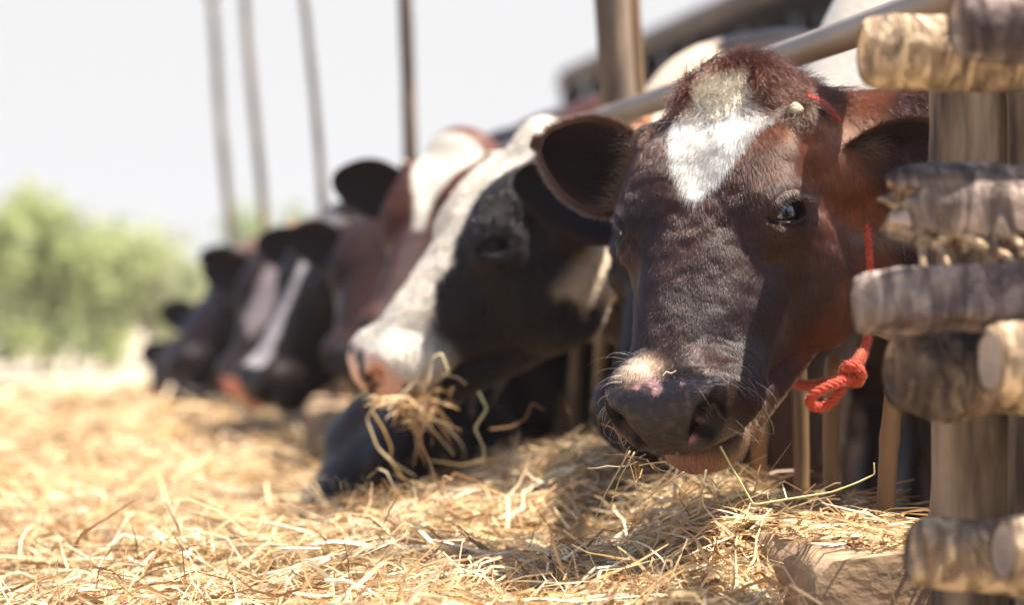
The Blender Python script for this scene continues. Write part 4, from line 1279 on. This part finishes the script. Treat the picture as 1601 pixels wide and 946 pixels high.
link('roof', tri_mesh('roof', np.array(V), np.array([(0, 1, 5, 4), (2, 3, 4, 5), (0, 4, 3, 0), (1, 2, 5, 1), (0, 3, 2, 1)]), False), MAT_TILE, ho)

def leaf_mat(name, c0, c1):
    m = mat_noise(name, [(0.3, c0), (0.7, c1)], 1.5, 4, rough=0.6, bump=0)
    t = m.node_tree; b = t.nodes['Principled BSDF']; o = t.nodes['Material Output']
    tr = t.nodes.new('ShaderNodeBsdfTranslucent'); r = [n for n in t.nodes if n.type == 'VALTORGB'][0]
    t.links.new(r.outputs[0], tr.inputs[0])
    mx = t.nodes.new('ShaderNodeMixShader'); mx.inputs[0].default_value = 0.45
    t.links.new(b.outputs[0], mx.inputs[1]); t.links.new(tr.outputs[0], mx.inputs[2]); t.links.new(mx.outputs[0], o.inputs['Surface'])
    return m
MAT_LEAF = [leaf_mat('yellow_green_leaves', (0.27, 0.30, 0.11), (0.42, 0.45, 0.21)), leaf_mat('green_leaves', (0.22, 0.27, 0.11), (0.36, 0.40, 0.20)), leaf_mat('olive_leaves', (0.30, 0.31, 0.18), (0.44, 0.44, 0.27))]
def tree(px, Y, h, w, lab, mk, seed):
    r = np.random.default_rng(seed); X = (px - 800) / FPX * Y
    o = empty('tree', (X, Y, 0), lab, 'tree', 'blurred trees beyond the hay')
    V = np.zeros((0, 3)); F = np.zeros((0, 4), int)
    tips = []
    v_, f_ = tube(lin((X, Y, -0.05), (X + 0.1 * w, Y, h * 0.5), 8), np.linspace(0.05, 0.03, 8) * h / 2, 8); V, F = v_, f_
    for i in range(9):
        a = r.uniform(0, 6.28); st = np.array([X + 0.05 * w, Y, h * r.uniform(0.2, 0.5)])
        en = np.array([X + math.cos(a) * w * r.uniform(0.25, 0.6), Y + math.sin(a) * w * r.uniform(0.2, 0.5), h * r.uniform(0.55, 0.92)])
        v_, f_ = tube(lin(st, en, 6), np.linspace(0.02, 0.008, 6) * h / 2, 6, off=len(V)); V = np.concatenate([V, v_]); F = np.concatenate([F, f_]); tips.append(en)
        tips.append((st + en) / 2)
    link('trunk', tri_mesh('trunk', V, F), MAT_POLE, o)
    C = []
    for tp in tips + [np.array([X + r.normal(0, .25) * w, Y + r.normal(0, .2) * w, h * r.uniform(.15, .95)]) for _ in range(16)]:
        m = r.integers(45, 105)
        C.append(tp + r.normal(0, 1, (m, 3)) * np.array([w, w, h * 0.7]) * r.uniform(0.06, 0.13))
    C = np.concatenate(C); C = C[C[:, 2] > 0.05]; n = len(C)
    a = r.normal(0, 1, (n, 3)); a /= np.linalg.norm(a, axis=1, keepdims=True); b = np.cross(a, r.normal(0, 1, (n, 3))); b /= np.linalg.norm(b, axis=1, keepdims=True)
    s_ = r.uniform(0.035, 0.08, (n, 1)) * h / 2.4
    Vl = np.stack([C - a * s_ * 1.6, C + b * s_ * 0.7, C + a * s_ * 1.6, C - b * s_ * 0.7], 1).reshape(-1, 3)
    Fl = np.arange(4 * n).reshape(-1, 4)
    link('crown', mesh_np('crown', Vl, Fl, False), MAT_LEAF[mk], o)
trees = [(-75, 30, 2.3, 1.6, 'yellow green tree cut by the left edge', 0), (62, 31, 2.35, 1.4, 'tall bright tree above the small white house', 0), (112, 34, 1.9, 1.3, 'low green tree just right of the house', 1),
         (165, 32, 2.15, 1.3, 'bright tree in the middle of the row of trees', 0), (222, 36, 2.05, 1.4, 'olive tree right of the middle of the row', 2), (270, 38, 1.85, 1.3, 'rightmost pale tree beside the far cows', 0),
         (425, 48, 2.95, 1.6, 'dark green tree top between the far poles', 1), (330, 44, 1.9, 1.9, 'tree half hidden behind the far cows', 1), (20, 46, 2.5, 2.2, 'green tree behind the tall bright one', 1), (140, 44, 2.3, 2.2, 'pale tree farther back between two trees', 2), (-200, 34, 2.4, 2.2, 'large tree outside the left edge', 0)]
for i, (px, Y, h, w_, lab, mk) in enumerate(trees): tree(px, Y, h, w_, lab, mk, 100 + i)

# ------------------------------------------------------------------ hay
def hay_z(X, Y):
    fx = fence_x(Y)
    z = 0.360 + 0 * X
    z = z + 0.075 * np.exp(-((X + 0.06) / 0.26) ** 2 - ((Y - 3.78) / 0.36) ** 2)
    z = z + 0.025 * np.exp(-((X - 0.20) / 0.22) ** 2 - ((Y - 4.0) / 0.6) ** 2)
    z = z + 0.020 * np.exp(-((X - 0.10) / 0.25) ** 2 - ((Y - 2.95) / 0.30) ** 2)
    z = z + 0.10 * sstep(-0.36, -0.14, X - fx) * sstep(2.74, 3.05, Y) * sstep(5.0, 4.4, Y)
    # the fall towards the earthen curb in front
    z = z - 0.16 * sstep(0.28, 0.42, X) * sstep(3.05, 2.75, Y)
    P = np.stack([X, Y, 0 * X], -1)
    z = z + 0.034 * fbm(P, 2.6, 3, 3) + 0.058 * fbm(P, 6.5, 5, 3)
    z = z - 0.42 * sstep(11.5, 15.0, Y) 
    z = z - 0.5 * sstep(-2.3 - 0.25 * Y * 0.3, -3.6 - 0.25 * Y * 0.3, X)
    return z

MAT_STRAW = mat_attr('dry_straw', 0.5, 0.35, attr='tone')
t_ = MAT_STRAW.node_tree; b_ = t_.nodes['Principled BSDF']; o_ = t_.nodes['Material Output']
tr_ = t_.nodes.new('ShaderNodeBsdfTranslucent'); t_.links.new(t_.nodes['Attribute'].outputs['Color'], tr_.inputs[0])
mx_ = t_.nodes.new('ShaderNodeMixShader'); mx_.inputs[0].default_value = 0.25
t_.links.new(b_.outputs[0], mx_.inputs[1]); t_.links.new(tr_.outputs[0], mx_.inputs[2]); t_.links.new(mx_.outputs[0], o_.inputs['Surface'])

def straw_tones(n, r, P):
    pal = np.array([(0.64, 0.44, 0.22), (0.74, 0.56, 0.33), (0.48, 0.29, 0.13), (0.27, 0.145, 0.062), (0.80, 0.69, 0.49), (0.42, 0.35, 0.16)])
    k = r.choice(6, n, p=[.30, .24, .20, .10, .11, .05])
    return pal[k] * (0.55 + 0.65 * r.random((n, 1))) * (1 + 0.35 * fbm(P, 5.0, 9, 3))[:, None]

def ribbons(pts, width, roll, r):
    """pts (n,k,3) -> ribbon mesh arrays with a gentle V section"""
    n, k = pts.shape[:2]
    t = np.gradient(pts, axis=1); t /= np.linalg.norm(t, axis=2, keepdims=True) + 1e-9
    up = np.array([0, 0, 1.0]); s = np.cross(t, up); s /= np.linalg.norm(s, axis=2, keepdims=True) + 1e-6
    v = np.cross(s, t)
    tw = roll[:, None] + np.linspace(-0.6, 0.9, k)[None] * r.normal(0, 1, (n, 1))
    w_ = s * np.cos(tw)[..., None] + v * np.sin(tw)[..., None]
    ww = width[:, None] * np.concatenate([np.linspace(0.7, 1, k // 2), np.linspace(1, 0.35, k - k // 2)])[None]
    A = pts - w_ * ww[..., None] / 2; B = pts + w_ * ww[..., None] / 2
    V = np.stack([A, B], 2).reshape(-1, 3)                   # n,k,2
    base = (np.arange(n) * k * 2)[:, None] + (np.arange(k - 1) * 2)[None]
    F = np.stack([base, base + 1, base + 3, base + 2], -1).reshape(-1, 4)
    return V, F

def strands(n, xr, yr, L, W, seed, upw=0.25, k=5, dens=None, zoff=(0.0, 0.05)):
    r = np.random.default_rng(seed)
    Y = yr[0] + (yr[1] - yr[0]) * r.random(n) ** 1.0
    fx = fence_x(Y)
    lo = np.maximum(xr[0](Y), -9); X = lo + (xr[1](Y) - lo) * r.random(n)
    z = hay_z(X, Y) + zoff[0] + (zoff[1] - zoff[0]) * r.random(n) ** 2
    a = r.random(n) * 6.283; el = r.normal(0, upw, n)
    d = np.stack([np.cos(a) * np.cos(el), np.sin(a) * np.cos(el), np.sin(el)], 1)
    Ln = L[0] + (L[1] - L[0]) * r.random(n) ** 1.5
    pts = np.zeros((n, k, 3)); cur = np.stack([X, Y, z], 1) - d * Ln[:, None] / 2
    pts[:, 0] = cur
    turn = r.normal(0, 0.5, (n, 3)); 
    for i in range(1, k):
        kink = r.normal(0, 0.20, (n, 3)) + (r.random((n, 1)) < 0.07) * r.normal(0, 1.0, (n, 3))
        d = d + turn * 0.35 + kink; d[:, 2] *= 0.85
        d /= np.linalg.norm(d, axis=1, keepdims=True)
        cur = cur + d * (Ln / (k - 1))[:, None]
        pts[:, i] = cur
    zz = hay_z(pts[..., 0].ravel(), pts[..., 1].ravel()).reshape(n, k) + 0.002
    cap_ = (0.014 + 0.030 * r.exponential(1.0, n) * (0.5 + upw * 2.0))[:, None]
    pts[..., 2] = np.clip(pts[..., 2], zz, zz + cap_)
    wd = W[0] + (W[1] - W[0]) * r.random(n) ** 2
    V, F = ribbons(pts, wd, r.random(n) * 3.14, r)
    c = straw_tones(n, r, np.stack([X, Y, z], 1))
    return V, F, np.repeat(c, k * 2, axis=0)

Vs, Fs, Cs, off = [], [], [], 0
def add(v, f, c):
    global off
    Vs.append(v); Fs.append(f + off); Cs.append(c); off += len(v)
# bed
gy = np.concatenate([np.arange(2.2, 5.0, 0.03), np.arange(5.0, 16, 0.10)])
gx = np.linspace(0, 1, 150)
Yg, Tg = np.meshgrid(gy, gx, indexing='ij')
Xl = -1.3 - 0.36 * Yg; Xr = np.minimum(fence_x(Yg) - 0.02, np.where(Yg < 3.3, 0.36, 9))
Xg = Xl + (Xr - Xl) * Tg
Zg = np.maximum(hay_z(Xg, Yg) - 0.012, 0.0)
V = np.stack([Xg, Yg, Zg], -1).reshape(-1, 3)
ny_, nx_ = Yg.shape
ii = np.arange(ny_ - 1)[:, None] * nx_ + np.arange(nx_ - 1)[None]
F = np.stack([ii, ii + 1, ii + 1 + nx_, ii + nx_], -1).reshape(-1, 4)
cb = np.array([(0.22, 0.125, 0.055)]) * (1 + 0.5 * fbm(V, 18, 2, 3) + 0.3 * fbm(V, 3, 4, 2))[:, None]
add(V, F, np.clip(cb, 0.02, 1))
right = lambda Y: np.where(Y < 3.3, 0.33, fence_x(Y) - 0.03)
vis = lambda Y: -(800 / FPX + 0.02) * Y
add(*strands(30000, (vis, right), (2.25, 3.6), (0.05, 0.26), (0.0016, 0.0058), 1, 0.16, 6, zoff=(0, 0.030)))
add(*strands(26000, (vis, right), (3.3, 5.2), (0.05, 0.28), (0.0018, 0.0060), 2, 0.16, 5, zoff=(0, 0.035)))
add(*strands(18000, (vis, right), (5.0, 8.5), (0.08, 0.28), (0.004, 0.010), 3, 0.15, 4, zoff=(0, 0.04)))
add(*strands(14000, (vis, right), (8.3, 14.5), (0.10, 0.32), (0.008, 0.020), 4, 0.12, 4, zoff=(0, 0.05)))
# loose sprays standing up near the camera and over the heap
add(*strands(250, (lambda Y: -0.35 * np.ones_like(Y), lambda Y: 0.30 * np.ones_like(Y)), (2.55, 3.2), (0.06, 0.16), (0.0018, 0.004), 5, 0.6, 7, zoff=(0.0, 0.04)))
add(*strands(260, (lambda Y: -0.40 * np.ones_like(Y), lambda Y: 0.20 * np.ones_like(Y)), (3.4, 4.3), (0.05, 0.12), (0.003, 0.006), 6, 0.5, 7, zoff=(0.0, 0.05)))
def chaff(n, seed):
    r = np.random.default_rng(seed)
    Y = 2.3 + 2.4 * r.random(n) ** 1.4; lo = vis(Y); X = lo + (right(Y) - lo) * r.random(n)
    z = hay_z(X, Y) + 0.002 + 0.022 * r.random(n) ** 2
    d = r.normal(0, 1, (n, 3)); d[:, 2] *= 0.35; d /= np.linalg.norm(d, axis=1, keepdims=True)
    L_ = r.uniform(0.004, 0.022, n); c0 = np.stack([X, Y, z], 1)
    pts = np.stack([c0 - d * L_[:, None] / 2, c0 + r.normal(0, 0.0012, (n, 3)), c0 + d * L_[:, None] / 2], 1)
    V, F = ribbons(pts, r.uniform(0.0012, 0.005, n), r.random(n) * 3.1, r)
    return V, F, np.repeat(straw_tones(n, r, c0) * r.choice([0.35, 0.7, 1.1], (n, 1)), 6, axis=0)
add(*chaff(26000, 31))
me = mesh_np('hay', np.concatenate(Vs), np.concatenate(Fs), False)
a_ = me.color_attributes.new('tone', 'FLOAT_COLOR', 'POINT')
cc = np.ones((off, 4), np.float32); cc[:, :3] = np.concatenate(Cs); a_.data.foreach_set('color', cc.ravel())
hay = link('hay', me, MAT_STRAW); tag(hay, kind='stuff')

# hay litter lying on the curb
def litter():
    r = np.random.default_rng(77); n = 3800
    Y = 2.73 + 2.6 * r.random(n) ** 1.6; X = fence_x(Y) + r.uniform(-0.20, 0.10, n)
    patch = fbm(np.stack([X, Y, 0 * X], 1), 7, 3, 2) > -0.12
    X, Y = X[patch], Y[patch]; n = len(X)
    a = r.random(n) * 6.283; Ln = r.uniform(0.015, 0.10, n); k = 4
    d = np.stack([np.cos(a), np.sin(a), r.normal(0, 0.12, n)], 1)
    pts = np.zeros((n, k, 3)); cur = np.stack([X, Y, CZ + 0.004 + 0.022 * r.random(n)], 1); pts[:, 0] = cur
    for i in range(1, k):
        d = d + r.normal(0, 0.25, (n, 3)); d[:, 2] *= 0.5; d /= np.linalg.norm(d, axis=1, keepdims=True)
        cur = cur + d * (Ln / (k - 1))[:, None]; pts[:, i] = cur
    pts[..., 2] = np.maximum(pts[..., 2], CZ + 0.004)
    V, F = ribbons(pts, r.uniform(0.0015, 0.0045, n), r.random(n) * 0.8, r)
    me = mesh_np('hay_litter', V, F, False)
    a_ = me.color_attributes.new('tone', 'FLOAT_COLOR', 'POINT'); cc = np.ones((len(V), 4), np.float32)
    cc[:, :3] = np.repeat(straw_tones(n, r, pts[:, 0]), k * 2, axis=0); a_.data.foreach_set('color', cc.ravel())
    tag(link('hay_litter', me, MAT_STRAW), kind='stuff')
litter()

# ------------------------------------------------------------------ single straws
def straw(lab, pix, Y, w_=0.003, tone=(0.70, 0.55, 0.30), group=None, name='straw'):
    """pix: list of (px, py[, dY])"""
    P = np.array([at(q[0], q[1], Y + (q[2] if len(q) > 2 else 0)) for q in pix])
    # smooth resample keeps the kinks fairly sharp
    out = []
    for i in range(len(P) - 1):
        for t in np.linspace(0, 1, 6, endpoint=False): out.append(P[i] + (P[i + 1] - P[i]) * t)
    out.append(P[-1]); out = np.array(out)
    for _ in range(1): out[1:-1] = out[1:-1] * 0.6 + (out[:-2] + out[2:]) * 0.2
    def rf(p, ang, u, v): return 1 - 0.55 * (np.abs(np.sin(ang)) ** 2)[None] + 0.15 * fbm(p, 90, 3, 2)[:, None]
    V, F = tube(out, w_ / 2 * np.linspace(1.1, 0.7, len(out)), 8, rf)
    me = tri_mesh(name, V, F)
    a_ = me.color_attributes.new('tone', 'FLOAT_COLOR', 'POINT'); cc = np.ones((len(V), 4), np.float32)
    cc[:, :3] = np.array(tone) * (1 + 0.2 * fbm(V, 60, 7, 2))[:, None]; a_.data.foreach_set('color', cc.ravel())
    return tag(link(name, me, MAT_STRAW), lab, 'straw', group)
G1, GB = 'straws hanging from the mouth of the front cow', 'straws in the mouth of the white nosed cow'
straw('long bent straw reaching from the front cow chin to the bright bamboo bar', [(1126, 698), (1146, 735), (1162, 762), (1178, 790), (1230, 781), (1300, 770), (1340, 755), (1367, 742), (1366, 724)], 2.90, 0.0045, (0.62, 0.56, 0.26), G1)
straw('grey brown straw falling steeply left from the front cow lip', [(985, 705), (962, 745), (945, 775), (930, 812)], 2.84, 0.0040, (0.40, 0.29, 0.16), G1)
straw('second straw in the bundle at the left corner of the front cow lip', [(992, 707), (968, 750), (955, 790), (946, 800)], 2.85, 0.0032, (0.45, 0.33, 0.18), G1)
straw('thin straw curving down below the front cow lip', [(983, 720), (992, 752), (1000, 790), (1004, 812)], 2.85, 0.0026, (0.36, 0.24, 0.13), G1)
straw('reddish straw sticking down left from the middle of the front cow lip', [(1070, 738), (1045, 755), (1016, 776)], 2.85, 0.0034, (0.32, 0.19, 0.10), G1)
straw('short dark straw crossing the pink lower lip', [(1012, 722), (1030, 735), (1055, 741)], 2.82, 0.0022, (0.12, 0.07, 0.04), G1)
straw('pale straw stub hanging right of the front cow chin', [(1104, 735), (1100, 755), (1122, 766), (1130, 768)], 2.86, 0.0050, (0.80, 0.72, 0.50), G1)
straw('pale upright straw standing beside the front cow chin', [(1096, 745), (1099, 790), (1122, 818), (1148, 838)], 2.88, 0.0032, (0.74, 0.62, 0.40), G1)
straw('tiny curled straw lying on the front cow nose', [(1036, 588), (1042, 581), (1049, 584), (1057, 580)], 2.818, 0.0022, (0.75, 0.68, 0.5))
straw('white curved straw in the left foreground hay', [(508, 908), (540, 908), (575, 922), (600, 940), (604, 960)], 2.72, 0.0060, (0.85, 0.78, 0.62))
straw('brown straw arching over the foreground hay', [(530, 952), (600, 925), (680, 924), (735, 926), (775, 944)], 2.74, 0.0028, (0.40, 0.26, 0.15))
straw('upright cross shaped straw by the curb', [(1384, 880), (1393, 912), (1400, 950)], 2.70, 0.0034, (0.72, 0.58, 0.28))
straw('short straw crossing the upright one by the curb', [(1366, 903), (1390, 911), (1412, 902)], 2.69, 0.0028, (0.72, 0.60, 0.30))
straw('curling brown straw leaning over the curb edge', [(1292, 780), (1310, 800), (1345, 830), (1358, 850)], 2.95, 0.0045, (0.45, 0.28, 0.14))
straw('olive straw lying across the end of the curb', [(1210, 850), (1240, 868), (1275, 900), (1290, 955)], 2.70, 0.0030, (0.40, 0.33, 0.14))
YB = 3.86
straw('pale looped straw hanging from the white nosed cow mouth', [(620, 627), (585, 637), (573, 655), (590, 700), (612, 722), (650, 745)], YB, 0.0065, (0.72, 0.58, 0.32), GB)
straw('golden straw inside the loop under the white nosed cow mouth', [(580, 640), (600, 672), (612, 700), (610, 720), (632, 752)], YB + .04, 0.0056, (0.55, 0.36, 0.15), GB)
straw('greenish blade standing below the black cheek', [(748, 612), (762, 640), (742, 670), (757, 700), (756, 730)], YB, 0.0074, (0.62, 0.56, 0.30), GB)
straw('brown straw curving right towards the dark bars', [(765, 672), (800, 668), (822, 655), (832, 630), (852, 642)], YB + .1, 0.0053, (0.36, 0.19, 0.09), GB)
straw('straw running down right from the mouth bundle', [(640, 645), (668, 662), (690, 688), (710, 712)], YB, 0.0056, (0.55, 0.40, 0.20), GB)
straw('straw falling straight from the mouth bundle', [(662, 650), (655, 690), (646, 730)], YB + .02, 0.0053, (0.42, 0.26, 0.12), GB)
straw('bright upright loop of straw beside the white cow lip', [(670, 600), (676, 560), (690, 552), (702, 582), (690, 590)], YB - .03, 0.0056, (0.80, 0.70, 0.46), GB)
straw('dark straw sticking out left below the white nose', [(575, 612), (552, 625), (538, 642)], YB, 0.0050, (0.34, 0.28, 0.12), GB)
straw('straw slanting right above the mouth bundle', [(690, 585), (715, 590), (730, 602)], YB, 0.0053, (0.50, 0.38, 0.20), GB)
r6 = random.Random(3)
def wisp(lab, pts0, n, spread, Y, L, name, tone, wd, seed):
    """a mouthful: many fine bent straws as one clump"""
    r = np.random.default_rng(seed); k = 6
    pts = np.zeros((n, k, 3)); c0 = np.array([at(*q, Y) for q in pts0]); c = c0[r.integers(0, len(c0), n)]
    cur = c + r.normal(0, 1, (n, 3)) * spread; a = r.normal(0, 1, (n, 3)); a[:, 2] -= 0.4
    d = a / np.linalg.norm(a, axis=1, keepdims=True); pts[:, 0] = cur; Ln = L * (0.4 + r.random(n))
    for i in range(1, k):
        d = d + r.normal(0, 0.32, (n, 3)); d[:, 2] -= 0.06; d /= np.linalg.norm(d, axis=1, keepdims=True)
        cur = cur + d * (Ln / (k - 1))[:, None]; pts[:, i] = cur
    V, F = ribbons(pts, wd * (0.6 + 0.8 * r.random(n)), r.random(n) * 3, r)
    me = mesh_np(name, V, F, False)
    a_ = me.color_attributes.new('tone', 'FLOAT_COLOR', 'POINT'); cc = np.ones((len(V), 4), np.float32)
    cc[:, :3] = np.repeat(straw_tones(n, r, pts[:, 0]) * np.array(tone), k * 2, axis=0); a_.data.foreach_set('color', cc.ravel())
    return tag(link(name, me, MAT_STRAW), lab, 'hay')
wisp('tangled mouthful of hay under the white nosed cow lip', [(620, 628), (655, 625), (690, 612), (650, 640), (675, 650)], 60, 0.010, YB + .03, 0.075, 'hay_mouthful', (0.85, 0.8, 0.7), 0.0030, 5)
wisp('sparse wisp of hay under the front cow chin', [(985, 712), (1000, 725), (1098, 745)], 22, 0.006, 2.87, 0.06, 'hay_wisp', (0.6, 0.55, 0.5), 0.0016, 6)

# ------------------------------------------------------------------ red rope
MAT_ROPE = mat_noise('red_rope', [(0.3, (0.36, 0.040, 0.022)), (0.7, (0.58, 0.10, 0.055))], 160, 5, rough=0.9, bump=0.7, bdist=0.002)
rope = empty('rope_collar', tuple(at(1352, 560, 3.14)), 'red rope round the front cow neck, knotted below its jaw', 'rope')
def resample(P, step):
    P = np.array(P, float)
    # Catmull-Rom
    Q = np.concatenate([[2 * P[0] - P[1]], P, [2 * P[-1] - P[-2]]]); out = []
    for i in range(1, len(Q) - 2):
        L_ = np.linalg.norm(Q[i + 1] - Q[i]); m = max(3, int(L_ / step))
        for t in np.linspace(0, 1, m, endpoint=False):
            out.append(0.5 * ((2 * Q[i]) + (-Q[i - 1] + Q[i + 1]) * t + (2 * Q[i - 1] - 5 * Q[i] + 4 * Q[i + 1] - Q[i + 2]) * t * t + (-Q[i - 1] + 3 * Q[i] - 3 * Q[i + 1] + Q[i + 2]) * t ** 3))
    out.append(P[-1]); return np.array(out)
def twisted(name, P, r, parent, pitch=0.022):
    C = resample(P, 0.0016); p, t, u, v = frames(C)
    s = np.concatenate([[0], np.cumsum(np.linalg.norm(np.diff(p, axis=0), axis=1))])
    V = np.zeros((0, 3)); F = np.zeros((0, 4), int)
    for k in range(3):
        a = s / pitch * 2 * math.pi + k * 2.094
        q = p + (u * np.cos(a)[:, None] + v * np.sin(a)[:, None]) * r * 0.52
        v_, f_ = tube(q, r * 0.60, 8, off=len(V)); V = np.concatenate([V, v_]); F = np.concatenate([F, f_])
    link(name, tri_mesh(name, V, F), MAT_ROPE, parent)
    if HAIR:
        rr = np.random.default_rng(len(C)); n = len(C) * 22
        i = rr.integers(0, len(C), n); a = rr.random(n) * 6.283
        o_ = u[i] * np.cos(a)[:, None] + v[i] * np.sin(a)[:, None]
        root = p[i] + o_ * r * 0.9; d = o_ + t[i] * rr.normal(0, 0.8, (n, 1)) + rr.normal(0, 0.3, (n, 3))
        pts = np.stack([root + d * 0.0030 * q for q in (0, .5, 1)], 1)
        hair_object('rope_fuzz', pts, np.tile(np.array([0.00016, 0.00013, 0.00006]), (n, 1)), np.tile(np.array([0.52, 0.11, 0.06]), (n, 1)), parent)
A = lambda x, y, Y: tuple(at(x, y, Y))
# hanging length behind the ear down to the knot, then back up the far side and over the poll
twisted('neck_loop', [A(1356, 300, 3.16), A(1353, 335, 3.10), A(1357, 380, 3.085), A(1360, 430, 3.085), A(1361, 480, 3.09), A(1358, 520, 3.08), A(1348, 558, 3.06), A(1334, 578, 3.045)], 0.0052, rope)
twisted('knot', [A(1348, 552, 3.05), A(1338, 568, 3.020), A(1322, 574, 3.025), A(1322, 590, 3.050), A(1338, 598, 3.050), A(1346, 584, 3.025), A(1334, 572, 3.015), A(1322, 582, 3.02), A(1330, 600, 3.03)], 0.0060, rope)
twisted('tail', [A(1334, 590, 3.03), A(1315, 596, 3.010), A(1292, 606, 3.00), A(1272, 618, 3.0), A(1266, 630, 3.01), A(1280, 638, 3.02), A(1300, 628, 3.02), A(1318, 606, 3.03)], 0.0056, rope)
twisted('under_loop', [A(1330, 585, 3.05), A(1290, 600, 3.10), A(1230, 590, 3.22), A(1140, 480, 3.35), A(1070, 350, 3.35), A(1090, 240, 3.28), A(1160, 150, 3.24)], 0.0060, rope)
twisted('poll_strap', [A(1160, 150, 3.22), A(1225, 140, 3.16), A(1264, 150, 3.095), A(1290, 163, 3.085), A(1312, 188, 3.092), A(1335, 225, 3.12)], 0.0027, rope)

# ------------------------------------------------------------------ air
def haze(density):
    V = [(x, y, z) for x in (-45, 45) for y in (-6, 75) for z in (-1.0, 5.2)]
    F = [(0, 1, 3, 2), (4, 6, 7, 5), (0, 4, 5, 1), (2, 3, 7, 6), (0, 2, 6, 4), (1, 5, 7, 3)]
    m = bpy.data.materials.new('haze_air'); m.use_nodes = True; t = m.node_tree; t.nodes.clear()
    o = t.nodes.new('ShaderNodeOutputMaterial'); v = t.nodes.new('ShaderNodeVolumePrincipled')
    v.inputs['Color'].default_value = (0.95, 0.96, 1.0, 1); v.inputs['Density'].default_value = density; v.inputs['Anisotropy'].default_value = 0.0
    t.links.new(v.outputs[0], o.inputs['Volume'])
    tag(link('haze', mesh_np('haze', V, np.array(F), False), m), kind='stuff')
haze(0.0009)
